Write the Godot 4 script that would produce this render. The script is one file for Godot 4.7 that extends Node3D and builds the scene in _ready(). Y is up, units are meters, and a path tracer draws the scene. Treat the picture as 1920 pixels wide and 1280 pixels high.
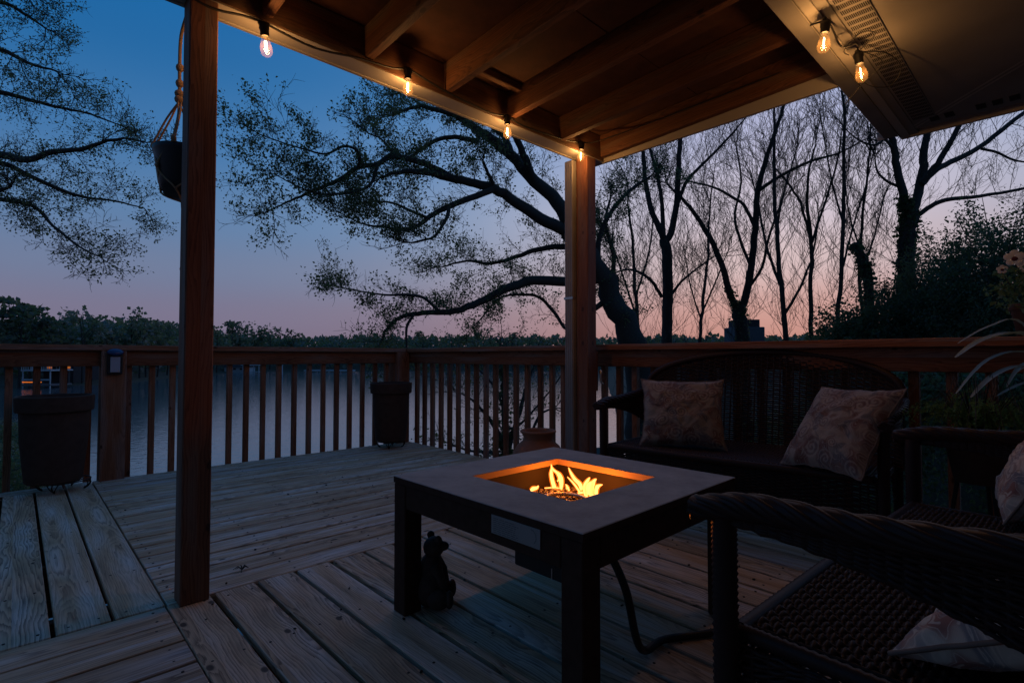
extends Node3D

# ---------------------------------------------------------------- mesh collector
class MB:
	var v := PackedVector3Array()
	var n := PackedVector3Array()
	var uv := PackedVector2Array()
	var ix := PackedInt32Array()

	func vert(p: Vector3, nn: Vector3, t := Vector2.ZERO) -> int:
		v.append(p); n.append(nn); uv.append(t)
		return v.size() - 1

	# corners given counter-clockwise as seen from outside; stored clockwise
	func face(a: int, b: int, c: int) -> void:
		ix.append(a); ix.append(c); ix.append(b)

	func tri(a: Vector3, b: Vector3, c: Vector3, ta := Vector2.ZERO, tb := Vector2.ZERO, tc := Vector2.ZERO) -> void:
		var nn := (b - a).cross(c - a).normalized()
		face(vert(a, nn, ta), vert(b, nn, tb), vert(c, nn, tc))

	func quad(a: Vector3, b: Vector3, c: Vector3, d: Vector3, ta := Vector2.ZERO, tb := Vector2.ZERO, tc := Vector2.ZERO, td := Vector2.ZERO) -> void:
		var nn := (c - a).cross(d - b).normalized()
		var i0 := vert(a, nn, ta)
		var i1 := vert(b, nn, tb)
		var i2 := vert(c, nn, tc)
		var i3 := vert(d, nn, td)
		face(i0, i1, i2); face(i0, i2, i3)

	# chamfered box; uv: x across the grain, y along the longest axis, one unit = (0.15 m, 2.4 m)
	func box(lo: Vector3, hi: Vector3, bevel := 0.003, off := Vector2.ZERO, long_axis := -1, x := Transform3D.IDENTITY) -> void:
		var s := hi - lo
		if long_axis < 0:
			long_axis = 0
			if s.y > s[long_axis]: long_axis = 1
			if s.z > s[long_axis]: long_axis = 2
		var b: float = minf(bevel, minf(s.x, minf(s.y, s.z)) * 0.3)
		var c := (lo + hi) * 0.5
		var h := s * 0.5
		var pt := {}
		for ax in 3:
			for sg in [-1, 1]:
				for i in [-1, 1]:
					for j in [-1, 1]:
						var q := Vector3.ZERO
						q[ax] = h[ax] * sg
						q[(ax + 1) % 3] = (h[(ax + 1) % 3] - b) * i
						q[(ax + 2) % 3] = (h[(ax + 2) % 3] - b) * j
						pt[[ax, sg, i, j]] = c + q
		for ax in 3:
			for sg in [-1, 1]:
				var ring := [[-1, -1], [1, -1], [1, 1], [-1, 1]]
				if sg < 0: ring.reverse()
				var ps := []
				for r in ring: ps.append(pt[[ax, sg, r[0], r[1]]])
				_poly(ps, lo, long_axis, ax, off, x)
		# edges between axis a and the next one
		for a in 3:
			var a2 := (a + 1) % 3
			for sa in [-1, 1]:
				for sb in [-1, 1]:
					var p0: Vector3 = pt[[a, sa, sb, -1]]
					var p1: Vector3 = pt[[a, sa, sb, 1]]
					var q0: Vector3 = pt[[a2, sb, -1, sa]]
					var q1: Vector3 = pt[[a2, sb, 1, sa]]
					var ps := [p0, q0, q1, p1]
					if sa * sb < 0: ps.reverse()
					_poly(ps, lo, long_axis, a, off, x)
		for i in [-1, 1]:
			for j in [-1, 1]:
				for k in [-1, 1]:
					var ps := [pt[[0, i, j, k]], pt[[1, j, k, i]], pt[[2, k, i, j]]]
					if i * j * k < 0: ps.reverse()
					_poly(ps, lo, long_axis, 0, off, x)

	func _poly(ps: Array, lo: Vector3, la: int, ax: int, off: Vector2, x: Transform3D) -> void:
		var ca := 3 - la - ax if ax != la else (la + 1) % 3
		var ts := []
		var qs := []
		for p in ps:
			ts.append(Vector2((p[ca] - lo[ca]) / 0.15 + off.x, (p[la] - lo[la]) / 2.4 + off.y))
			qs.append(x * p)
		if ps.size() == 4:
			quad(qs[0], qs[1], qs[2], qs[3], ts[0], ts[1], ts[2], ts[3])
		else:
			tri(qs[0], qs[1], qs[2], ts[0], ts[1], ts[2])

	# round tube along a path
	func tube(p: PackedVector3Array, r: PackedFloat32Array, sides := 6, caps := true, flat := 1.0, vscale := 2.0) -> void:
		var m := p.size()
		if m < 2: return
		var d := (p[1] - p[0]).normalized()
		var s := d.cross(Vector3.UP)
		if s.length() < 0.05: s = d.cross(Vector3.RIGHT)
		s = s.normalized()
		var base := v.size()
		var run := 0.0
		for i in m:
			if i > 0 and i < m - 1: d = (p[i + 1] - p[i - 1]).normalized()
			elif i == m - 1 and m > 1: d = (p[i] - p[i - 1]).normalized()
			s = (s - d * s.dot(d)).normalized()
			var t := d.cross(s)
			if i > 0: run += p[i].distance_to(p[i - 1])
			for k in sides + 1:
				var a := TAU * k / sides
				var o := s * cos(a) + t * (sin(a) * flat)
				vert(p[i] + o * r[i], o.normalized(), Vector2(float(k) / sides, run * vscale))
		for i in m - 1:
			for k in sides:
				var a := base + i * (sides + 1) + k
				var b := a + sides + 1
				face(a, a + 1, b + 1); face(a, b + 1, b)
		if caps:
			for e in [0, m - 1]:
				var dd := (p[0] - p[1]).normalized() if e == 0 else (p[m - 1] - p[m - 2]).normalized()
				var c := vert(p[e] + dd * r[e] * 0.3, dd, Vector2(0.5, 0.5))
				var first := v.size()
				for k in sides: vert(v[base + e * (sides + 1) + k], dd, Vector2(0.5, 0.5))
				for k in sides:
					var k2 := (k + 1) % sides
					if e == 0: face(c, first + k2, first + k)
					else: face(c, first + k, first + k2)

	# thin 3-sided twig with flat ends left open
	func twig(p: Array, r0: float, r1: float) -> void:
		var m := p.size()
		var d: Vector3 = (p[m - 1] - p[0]).normalized()
		var s := d.cross(Vector3(0.3, 1, 0.2)).normalized()
		var t := d.cross(s)
		var o := [s, (s * -0.5 + t * 0.866), (s * -0.5 - t * 0.866)]
		var base := v.size()
		for i in m:
			var r := lerpf(r0, r1, float(i) / (m - 1))
			for k in 3: vert(p[i] + o[k] * r, o[k])
		for i in m - 1:
			for k in 3:
				var k2 := (k + 1) % 3
				var a := base + i * 3
				face(a + k, a + k2, a + 3 + k2); face(a + k, a + 3 + k2, a + 3 + k)

	# profile of (radius, height) turned round y
	func lathe(prof: Array, sides := 40, at := Vector3.ZERO, x := Basis.IDENTITY) -> void:
		var m := prof.size()
		var base := v.size()
		for i in m:
			var a: Vector2 = prof[maxi(i - 1, 0)]
			var b: Vector2 = prof[mini(i + 1, m - 1)]
			var tn := (b - a).normalized()
			for k in sides + 1:
				var g := TAU * k / sides
				var rd := Vector3(cos(g), 0, -sin(g))
				var q: Vector2 = prof[i]
				vert(at + x * (rd * q.x + Vector3(0, q.y, 0)), x * (rd * tn.y + Vector3(0, -tn.x, 0)).normalized(), Vector2(float(k) / sides * 3.0, q.y * 3.0))
		for i in m - 1:
			for k in sides:
				var a := base + i * (sides + 1) + k
				var b := a + sides + 1
				face(a, a + 1, b + 1); face(a, b + 1, b)

	func ball(c: Vector3, r: Vector3, x := Basis.IDENTITY, sides := 16) -> void:
		var rows := sides / 2
		var base := v.size()
		for i in rows + 1:
			var e := PI * (float(i) / rows - 0.5)
			for k in sides + 1:
				var g := TAU * k / sides
				var o := Vector3(cos(g) * cos(e), sin(e), -sin(g) * cos(e))
				vert(c + x * (o * r), (x * (o / r)).normalized(), Vector2(float(k) / sides, float(i) / rows))
		for i in rows:
			for k in sides:
				var a := base + i * (sides + 1) + k
				var b := a + sides + 1
				face(a, a + 1, b + 1); face(a, b + 1, b)

	# grid of points g[i][j]; smooth; outside is towards du x dv
	func sheet(g: Array, uvs := 1.0, flip := false) -> void:
		var ni := g.size()
		var nj: int = g[0].size()
		var base := v.size()
		for i in ni:
			for j in nj:
				var du: Vector3 = g[mini(i + 1, ni - 1)][j] - g[maxi(i - 1, 0)][j]
				var dv: Vector3 = g[i][mini(j + 1, nj - 1)] - g[i][maxi(j - 1, 0)]
				var nn := du.cross(dv).normalized()
				if nn == Vector3.ZERO: nn = Vector3.UP
				vert(g[i][j], -nn if flip else nn, Vector2(float(i) / (ni - 1), float(j) / (nj - 1)) * uvs)
		for i in ni - 1:
			for j in nj - 1:
				var a := base + i * nj + j
				var b := a + nj
				if flip:
					face(a, b + 1, b); face(a, a + 1, b + 1)
				else:
					face(a, b, b + 1); face(a, b + 1, a + 1)

	func done(m: Material) -> ArrayMesh:
		var arr := []
		arr.resize(Mesh.ARRAY_MAX)
		arr[Mesh.ARRAY_VERTEX] = v
		arr[Mesh.ARRAY_NORMAL] = n
		arr[Mesh.ARRAY_TEX_UV] = uv
		arr[Mesh.ARRAY_INDEX] = ix
		var am := ArrayMesh.new()
		am.add_surface_from_arrays(Mesh.PRIMITIVE_TRIANGLES, arr)
		am.surface_set_material(0, m)
		return am

var taken := {}
var rng := RandomNumberGenerator.new()
var M := {}

func numbered(called: String) -> String:
	var k: int = taken.get(called, 0)
	taken[called] = k + 1
	return called if k == 0 else "%s_%03d" % [called, k]

func tag(o: Node, label := "", category := "", group := "", kind := "") -> void:
	if label: o.set_meta("label", label)
	if category: o.set_meta("category", category)
	if group: o.set_meta("group", group)
	if kind: o.set_meta("kind", kind)

func thing(called: String, label: String, category: String, at := Vector3.ZERO, turn := 0.0, group := "") -> Node3D:
	var o := Node3D.new()
	o.name = numbered(called)
	add_child(o)
	o.position = at
	o.rotation.y = turn
	tag(o, label, category, group)
	return o

func part(called: String, mesh: Mesh, parent: Node, kind := "") -> MeshInstance3D:
	var o := MeshInstance3D.new()
	o.name = called
	o.mesh = mesh
	parent.add_child(o, true)
	if kind: o.set_meta("kind", kind)
	return o

func struct(called: String, mesh: Mesh = null) -> Node3D:
	var o: Node3D
	if mesh:
		var mi := MeshInstance3D.new()
		mi.mesh = mesh
		o = mi
	else:
		o = Node3D.new()
	o.name = numbered(called)
	add_child(o)
	tag(o, "", "", "", "structure")
	return o

func lin(r: float, g: float, b: float) -> Color:
	return Color(r, g, b).linear_to_srgb()

func mat(c: Color, rough := 0.8, metal := 0.0, spec := 0.5) -> StandardMaterial3D:
	var m := StandardMaterial3D.new()
	m.albedo_color = c
	m.roughness = rough
	m.metallic = metal
	m.metallic_specular = spec
	return m

func tex(im: Image) -> ImageTexture:
	return ImageTexture.create_from_image(im)

# sawn timber: growth rings cut by a face that drifts through them, pores, knots, weather streaks
func wood_images(sd: int, w: int, h: int, early: Color, late: Color, grey: float, rings: float, knots: int, contrast := 1.25) -> Array:
	var nz := FastNoiseLite.new()
	nz.seed = sd
	nz.frequency = 1.0
	nz.fractal_octaves = 2
	var fine := FastNoiseLite.new()
	fine.seed = sd + 7
	fine.frequency = 1.0
	fine.fractal_octaves = 2
	var r := RandomNumberGenerator.new()
	r.seed = sd
	var cx := r.randf_range(0.03, 0.12)
	var kn := []
	for i in knots: kn.append(Vector3(r.randf_range(0.02, 0.13), r.randf_range(0.2, 2.2), r.randf_range(0.006, 0.013)))
	var im := Image.create(w, h, false, Image.FORMAT_RGB8)
	var bm := Image.create(w, h, false, Image.FORMAT_L8)
	for y in h:
		var l := 2.4 * y / h
		# mirrored noise so that the picture repeats without a seam
		var ly := 1.2 - absf(l - 1.2)
		var depth := 0.028 + 0.03 * nz.get_noise_2d(ly * 0.9, 3.0) + 0.006 * nz.get_noise_2d(ly * 4.0, 9.0)
		var drift := 0.02 * nz.get_noise_2d(ly * 0.7, 40.0)
		for x in w:
			var a := 0.15 * x / w
			var dx := a - cx - drift + 0.003 * nz.get_noise_2d(a * 22.0, ly * 3.0)
			var dd := depth
			var kd := 9.0
			for k in kn:
				var q: float = Vector2(a - k.x, (ly - minf(k.y, 2.4 - k.y)) * 0.55).length() / k.z
				kd = minf(kd, q)
				dd += 0.012 * exp(-q * q * 0.25)
			var rad := sqrt(dx * dx * 0.55 + dd * dd) * rings
			rad += 0.5 * nz.get_noise_2d(a * 60.0, ly * 1.6) + 0.12 * fine.get_noise_2d(a * 500.0, ly * 9.0)
			var f := rad - floorf(rad)
			var late_share := pow(f, 1.7) * (1.0 - smoothstep(0.90, 1.0, f)) * (0.75 + 0.5 * nz.get_noise_2d(floorf(rad) * 7.3, ly * 0.8))
			var pore := fine.get_noise_2d(a * 900.0, ly * 7.0)
			var blot := nz.get_noise_2d(a * 9.0 + 50.0, ly * 1.3)
			var c := early.lerp(late, clampf(late_share * contrast + pore * 0.42 + 0.05, 0.0, 1.0))
			if kd < 1.0: c = c.lerp(late * 0.55, smoothstep(1.0, 0.5, kd))
			var lum := c.get_luminance() * (1.0 + blot * 0.45)
			c = (c * (1.0 + blot * 0.5)).lerp(Color(lum, lum * 0.98, lum * 0.97), clampf(grey + blot * 0.9, 0.0, 0.85))
			im.set_pixel(x, y, Color(c.r, c.g, c.b).linear_to_srgb())
			var hv := 0.6 - late_share * 0.35 + pore * 0.3
			bm.set_pixel(x, y, Color(hv, hv, hv))
	return [tex(im), tex(bm)]

func wood_mat(im: Array, tint: Color, rough: float, relief: float) -> StandardMaterial3D:
	var m := mat(tint, rough)
	m.albedo_texture = im[0]
	m.heightmap_enabled = true
	m.heightmap_texture = im[1]
	m.heightmap_scale = relief
	return m

# mottled surface from layered noise, seamless, for triplanar use
func mottle(sd: int, size: int, freq: float, a: Color, b: Color, gain := 0.55) -> ImageTexture:
	var nz := FastNoiseLite.new()
	nz.seed = sd
	nz.frequency = freq
	nz.fractal_octaves = 5
	nz.fractal_gain = gain
	var g := nz.get_seamless_image(size, size, false, false, 0.15)
	var im := Image.create(size, size, false, Image.FORMAT_RGB8)
	for y in size:
		for x in size:
			im.set_pixel(x, y, a.lerp(b, g.get_pixel(x, y).r).linear_to_srgb())
	return tex(im)

func tri_mat(t: Texture2D, scale: float, rough := 0.85, world := false, relief := 0.0, bump: Texture2D = null) -> StandardMaterial3D:
	var m := mat(Color.WHITE, rough)
	m.albedo_texture = t
	m.uv1_triplanar = true
	m.uv1_world_triplanar = world
	m.uv1_scale = Vector3.ONE * scale
	if relief > 0.0:
		m.heightmap_enabled = true
		m.heightmap_texture = bump if bump else t
		m.heightmap_scale = relief
	return m

func smooth_path(p: Array, r: Array, steps: int, wob: float, sd: int) -> Array:
	var op := PackedVector3Array()
	var orr := PackedFloat32Array()
	var q := RandomNumberGenerator.new()
	q.seed = sd
	var m := p.size()
	for i in m - 1:
		var a: Vector3 = p[maxi(i - 1, 0)]
		var b: Vector3 = p[i]
		var c: Vector3 = p[i + 1]
		var d: Vector3 = p[mini(i + 2, m - 1)]
		for k in steps:
			var t := float(k) / steps
			var x := b.cubic_interpolate(c, a, d, t)
			if wob > 0.0 and (i + k) > 0: x += Vector3(q.randfn(), q.randfn(), q.randfn()) * wob
			op.append(x)
			orr.append(lerpf(r[i], r[i + 1], t))
	op.append(p[m - 1])
	orr.append(r[m - 1])
	return [op, orr]

func path_tube(mb: MB, p: Array, r: float, sides := 8, steps := 6) -> void:
	var rr := []
	for i in p.size(): rr.append(r)
	var s := smooth_path(p, rr, steps, 0.0, 1)
	mb.tube(s[0], s[1], sides)

func single(p: Array, r: float, m: Material, sides := 8, steps := 6) -> ArrayMesh:
	var mb := MB.new()
	path_tube(mb, p, r, sides, steps)
	return mb.done(m)

func board(lo: Vector3, hi: Vector3, m: Material, bevel := 0.003, la := -1) -> ArrayMesh:
	var mb := MB.new()
	mb.box(lo, hi, bevel, Vector2(rng.randf() * 3.0, rng.randf() * 3.0), la)
	return mb.done(m)

func multi(called: String, mesh: Mesh, xs: Array, parent: Node) -> void:
	if xs.is_empty(): return
	var mm := MultiMesh.new()
	mm.transform_format = MultiMesh.TRANSFORM_3D
	mm.mesh = mesh
	mm.instance_count = xs.size()
	for i in xs.size(): mm.set_instance_transform(i, xs[i])
	var o := MultiMeshInstance3D.new()
	o.name = called
	o.multimesh = mm
	parent.add_child(o, true)
	o.set_meta("kind", "stuff")

# limbs of the trees on the bank, in metres from the foot of each tree
var tree_big := [
	["trunk", [Vector3(0.00,0.00,0.00),Vector3(-0.07,0.24,-0.05),Vector3(-0.30,0.93,-0.24),Vector3(-0.54,1.57,-0.45),Vector3(-0.82,2.10,-0.69),Vector3(-1.06,2.47,-0.90)], [0.276,0.265,0.223,0.202,0.180,0.159]],
	["limb", [Vector3(-1.06,2.47,-0.90),Vector3(-1.58,2.72,-1.18),Vector3(-2.05,2.99,-1.40),Vector3(-2.45,3.20,-1.56),Vector3(-2.88,3.26,-1.76),Vector3(-3.30,3.32,-1.94),Vector3(-3.63,3.35,-2.05),Vector3(-4.01,3.31,-2.20),Vector3(-4.40,3.15,-2.36)], [0.127,0.115,0.103,0.091,0.080,0.074,0.058,0.043,0.023]],
	["limb", [Vector3(-3.10,3.34,-1.96),Vector3(-3.42,3.47,-2.08),Vector3(-3.72,3.55,-2.18),Vector3(-4.14,3.61,-2.40),Vector3(-4.39,3.42,-2.46),Vector3(-4.70,3.32,-2.58),Vector3(-4.94,3.11,-2.63),Vector3(-5.21,2.92,-2.71),Vector3(-5.47,2.76,-2.79),Vector3(-5.75,2.58,-2.88),Vector3(-6.02,2.40,-2.96)], [0.065,0.059,0.058,0.053,0.047,0.043,0.039,0.033,0.027,0.018,0.011]],
	["limb", [Vector3(-4.48,3.35,-2.30),Vector3(-4.65,2.95,-2.25),Vector3(-4.91,2.78,-2.26),Vector3(-5.18,2.69,-2.30),Vector3(-5.49,2.63,-2.36),Vector3(-5.80,2.69,-2.42),Vector3(-6.11,2.81,-2.48)], [0.032,0.027,0.025,0.021,0.016,0.012,0.008]],
	["limb", [Vector3(-4.81,3.23,-2.34),Vector3(-4.88,3.45,-2.26),Vector3(-5.09,3.51,-2.32),Vector3(-5.36,3.34,-2.44),Vector3(-5.66,3.38,-2.58),Vector3(-5.95,3.44,-2.71),Vector3(-6.27,3.54,-2.87)], [0.029,0.025,0.021,0.018,0.014,0.011,0.008]],
	["limb", [Vector3(-0.98,2.50,-0.83),Vector3(-1.21,3.06,-1.04),Vector3(-1.54,3.49,-1.35),Vector3(-1.90,4.02,-1.68),Vector3(-2.18,4.33,-1.94),Vector3(-2.45,4.59,-2.21),Vector3(-2.72,4.86,-2.47),Vector3(-2.99,4.95,-2.73),Vector3(-3.26,5.01,-2.99),Vector3(-3.60,4.85,-3.34)], [0.149,0.138,0.122,0.106,0.096,0.080,0.064,0.049,0.036,0.024]],
	["limb", [Vector3(-2.42,4.49,-2.10),Vector3(-2.48,4.25,-2.02),Vector3(-2.81,4.26,-2.17),Vector3(-3.14,4.19,-2.33),Vector3(-3.50,3.93,-2.52),Vector3(-3.70,3.74,-2.57),Vector3(-3.98,3.81,-2.67),Vector3(-4.19,3.99,-2.70),Vector3(-4.42,4.06,-2.77)], [0.053,0.048,0.046,0.041,0.037,0.030,0.024,0.018,0.013]],
	["limb", [Vector3(-1.92,4.01,-1.65),Vector3(-1.91,4.42,-1.84),Vector3(-1.98,4.71,-2.10),Vector3(-2.09,5.01,-2.39),Vector3(-2.33,5.38,-2.81),Vector3(-2.74,5.64,-3.39),Vector3(-3.16,5.67,-3.99)], [0.085,0.075,0.065,0.055,0.039,0.025,0.016]],
	["limb", [Vector3(-1.55,3.43,-1.33),Vector3(-1.89,3.80,-1.26),Vector3(-2.24,4.15,-1.19),Vector3(-2.65,4.43,-1.19),Vector3(-3.01,4.54,-1.14)], [0.085,0.072,0.060,0.039,0.028]],
	["limb", [Vector3(-2.55,3.13,-1.45),Vector3(-2.96,2.92,-1.66),Vector3(-3.36,2.71,-1.85),Vector3(-3.63,2.53,-1.92),Vector3(-3.86,2.33,-1.96),Vector3(-4.09,2.21,-1.99),Vector3(-4.46,2.24,-2.16),Vector3(-4.78,2.24,-2.26),Vector3(-5.04,2.34,-2.31)], [0.065,0.059,0.053,0.046,0.038,0.032,0.022,0.014,0.009]],
	["limb", [Vector3(-3.44,2.66,-1.63),Vector3(-3.53,2.47,-1.57),Vector3(-3.67,2.22,-1.58),Vector3(-3.84,2.04,-1.61),Vector3(-4.15,1.94,-1.76)], [0.038,0.034,0.028,0.022,0.015]],
	["limb", [Vector3(-3.79,2.45,-1.82),Vector3(-3.93,2.60,-2.12),Vector3(-4.11,2.78,-2.45),Vector3(-4.33,2.84,-2.83),Vector3(-4.52,2.81,-3.18)], [0.030,0.027,0.021,0.016,0.010]],
	["limb", [Vector3(-0.54,1.57,-0.45),Vector3(-1.12,1.48,-0.87),Vector3(-1.69,1.48,-1.28),Vector3(-2.15,1.30,-1.60),Vector3(-2.55,1.04,-1.87),Vector3(-2.94,0.87,-2.11),Vector3(-3.32,0.84,-2.35),Vector3(-3.61,0.79,-2.50),Vector3(-3.88,0.70,-2.63),Vector3(-4.09,0.45,-2.71),Vector3(-4.20,0.18,-2.70)], [0.117,0.100,0.094,0.083,0.072,0.061,0.052,0.046,0.036,0.027,0.019]],
	["limb", [Vector3(-3.32,0.86,-2.13),Vector3(-3.59,1.08,-2.21),Vector3(-3.91,1.12,-2.34),Vector3(-4.20,1.10,-2.45),Vector3(-4.51,1.13,-2.57),Vector3(-4.85,1.19,-2.73)], [0.034,0.029,0.025,0.019,0.015,0.011]],
	["limb", [Vector3(-3.76,0.76,-2.27),Vector3(-3.85,0.52,-2.36),Vector3(-3.84,0.18,-2.37)], [0.029,0.025,0.019]],
	["limb", [Vector3(-0.86,2.10,-0.73),Vector3(-1.01,2.20,-0.98),Vector3(-1.34,2.17,-1.41),Vector3(-1.64,2.03,-1.81),Vector3(-1.94,1.91,-2.21),Vector3(-2.26,1.97,-2.62),Vector3(-2.57,1.87,-3.03)], [0.074,0.064,0.054,0.043,0.033,0.024,0.017]],
	["limb", [Vector3(-0.45,1.15,-0.38),Vector3(-0.66,0.84,-0.76),Vector3(-0.83,0.56,-1.12),Vector3(-0.91,0.86,-1.35),Vector3(-1.07,1.23,-1.67),Vector3(-1.28,1.31,-2.04),Vector3(-1.53,1.23,-2.45),Vector3(-1.73,0.79,-2.83)], [0.064,0.054,0.033,0.037,0.033,0.028,0.023,0.016]],
	["limb", [Vector3(-0.62,1.78,-0.52),Vector3(-0.53,2.44,-0.51),Vector3(-0.29,2.99,-0.36),Vector3(0.08,3.44,-0.10),Vector3(0.38,3.69,0.09)], [0.064,0.053,0.043,0.033,0.022]],
	["limb", [Vector3(-0.38,1.15,-0.31),Vector3(-0.12,2.06,-0.49),Vector3(0.02,2.80,-0.79),Vector3(0.36,3.46,-0.90)], [0.053,0.044,0.034,0.023]],
	["limb", [Vector3(-2.55,3.23,-1.45),Vector3(-2.75,3.45,-1.42),Vector3(-2.89,3.55,-1.35)], [0.036,0.030,0.025]],
]
var base_big := Vector3(9.02,0.83,-5.94)
var tree_twin := [
	["trunk", [Vector3(0.00,0.00,0.00),Vector3(-0.01,0.66,0.01),Vector3(-0.02,1.84,0.05),Vector3(-0.05,3.00,0.06),Vector3(-0.10,3.39,0.03)], [0.147,0.141,0.136,0.136,0.136]],
	["limb", [Vector3(-0.10,3.37,0.03),Vector3(-0.23,3.67,-0.03),Vector3(-0.43,4.18,-0.16),Vector3(-0.59,4.92,-0.23),Vector3(-0.68,5.65,-0.24),Vector3(-0.79,6.29,-0.28),Vector3(-0.86,7.11,-0.26)], [0.094,0.084,0.073,0.062,0.052,0.035,0.021]],
	["limb", [Vector3(-0.08,3.37,0.05),Vector3(0.05,3.61,0.14),Vector3(0.17,4.36,0.23),Vector3(0.22,5.28,0.27),Vector3(0.27,6.05,0.30),Vector3(0.37,6.86,0.38),Vector3(0.52,7.74,0.51)], [0.094,0.089,0.079,0.069,0.058,0.038,0.021]],
	["limb", [Vector3(-0.09,3.11,0.04),Vector3(-0.03,3.71,-0.05),Vector3(0.03,4.60,-0.13),Vector3(0.01,5.37,-0.28),Vector3(-0.02,6.04,-0.45),Vector3(-0.07,6.70,-0.63)], [0.063,0.063,0.053,0.047,0.039,0.026]],
	["limb", [Vector3(0.05,3.96,0.20),Vector3(0.19,4.85,0.47),Vector3(0.33,5.19,0.73),Vector3(0.59,5.63,1.10),Vector3(0.83,6.08,1.45),Vector3(1.12,6.67,1.86)], [0.052,0.048,0.041,0.033,0.025,0.014]],
	["limb", [Vector3(-0.13,1.89,-0.05),Vector3(-0.40,2.17,-0.09),Vector3(-0.67,2.35,-0.12),Vector3(-1.12,2.54,-0.34),Vector3(-1.61,2.42,-0.60)], [0.047,0.046,0.041,0.030,0.020]],
	["limb", [Vector3(0.01,1.84,0.08),Vector3(0.28,2.27,0.26),Vector3(0.64,2.64,0.52),Vector3(1.07,3.01,0.84)], [0.042,0.034,0.025,0.016]],
]
var base_twin := Vector3(12.59,0.52,-7.40)
var tree_ivy_fork := [
	["trunk", [Vector3(0.00,0.00,0.00),Vector3(-0.03,0.71,-0.00),Vector3(-0.09,1.27,-0.03),Vector3(-0.12,1.63,-0.05)], [0.181,0.175,0.170,0.158]],
	["limb", [Vector3(-0.14,1.56,-0.07),Vector3(-0.36,1.97,-0.17),Vector3(-0.54,2.52,-0.23),Vector3(-0.83,3.25,-0.38),Vector3(-1.23,3.97,-0.64),Vector3(-1.57,4.40,-0.85),Vector3(-1.93,4.75,-1.08)], [0.094,0.089,0.083,0.072,0.056,0.041,0.020]],
	["limb", [Vector3(-0.07,1.56,-0.01),Vector3(0.06,2.05,0.10),Vector3(0.19,3.01,0.21),Vector3(0.25,3.92,0.27),Vector3(0.33,4.91,0.34),Vector3(0.56,5.91,0.55),Vector3(0.79,6.82,0.76),Vector3(0.96,7.60,0.92)], [0.105,0.100,0.089,0.084,0.074,0.059,0.042,0.025]],
	["limb", [Vector3(0.23,4.72,0.40),Vector3(0.26,4.84,0.59),Vector3(0.39,5.02,0.88),Vector3(0.79,5.34,1.44),Vector3(1.18,5.51,1.98),Vector3(1.52,5.80,2.47)], [0.052,0.048,0.043,0.035,0.026,0.016]],
	["limb", [Vector3(0.15,3.75,0.28),Vector3(0.03,4.34,0.06),Vector3(-0.15,4.63,-0.24),Vector3(-0.38,4.89,-0.58),Vector3(-0.74,5.08,-1.05)], [0.052,0.042,0.038,0.030,0.022]],
	["limb", [Vector3(0.10,2.69,0.19),Vector3(0.04,3.58,-0.10),Vector3(0.16,4.21,-0.24),Vector3(0.47,5.15,-0.19),Vector3(0.54,6.26,-0.36)], [0.042,0.038,0.032,0.026,0.018]],
	["limb", [Vector3(0.06,2.12,0.14),Vector3(0.15,2.66,0.47),Vector3(0.07,3.32,0.65),Vector3(0.08,4.10,0.92)], [0.042,0.037,0.031,0.020]],
]
var base_ivy_fork := Vector3(14.07,0.52,-6.01)
var tree_sapA := [
	["trunk", [Vector3(0.00,0.00,0.00),Vector3(-0.02,0.66,0.01),Vector3(-0.12,2.01,-0.04),Vector3(-0.24,3.35,-0.09),Vector3(-0.29,4.68,-0.09),Vector3(-0.31,6.02,-0.07),Vector3(-0.29,6.94,-0.01)], [0.066,0.061,0.055,0.046,0.036,0.026,0.014]],
	["limb", [Vector3(-0.11,1.89,-0.03),Vector3(-0.26,2.80,-0.28),Vector3(-0.31,3.72,-0.43),Vector3(-0.35,4.52,-0.57)], [0.037,0.032,0.025,0.015]],
	["limb", [Vector3(-0.06,1.26,-0.01),Vector3(0.06,1.88,0.31),Vector3(0.13,2.72,0.59),Vector3(0.05,3.55,0.73)], [0.037,0.030,0.022,0.014]],
	["limb", [Vector3(-0.23,3.28,-0.09),Vector3(-0.17,4.15,0.07),Vector3(-0.05,5.01,0.28)], [0.028,0.022,0.015]],
]
var base_sapA := Vector3(13.30,0.55,-4.67)
var tree_sapB := [
	["trunk", [Vector3(0.00,0.00,0.00),Vector3(-0.02,0.83,0.02),Vector3(-0.04,1.97,0.04),Vector3(-0.06,3.12,0.07),Vector3(-0.14,4.03,0.02),Vector3(-0.13,4.73,0.05),Vector3(-0.01,5.51,0.20)], [0.059,0.055,0.050,0.046,0.038,0.029,0.017]],
	["limb", [Vector3(-0.07,3.15,0.06),Vector3(-0.11,4.07,-0.13),Vector3(-0.23,4.68,-0.41),Vector3(-0.36,5.13,-0.69)], [0.033,0.029,0.024,0.015]],
	["limb", [Vector3(-0.06,3.02,0.06),Vector3(0.05,4.14,0.39),Vector3(0.08,5.05,0.64),Vector3(0.00,5.74,0.77)], [0.033,0.027,0.021,0.012]],
]
var base_sapB := Vector3(14.28,0.54,-4.44)
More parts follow.
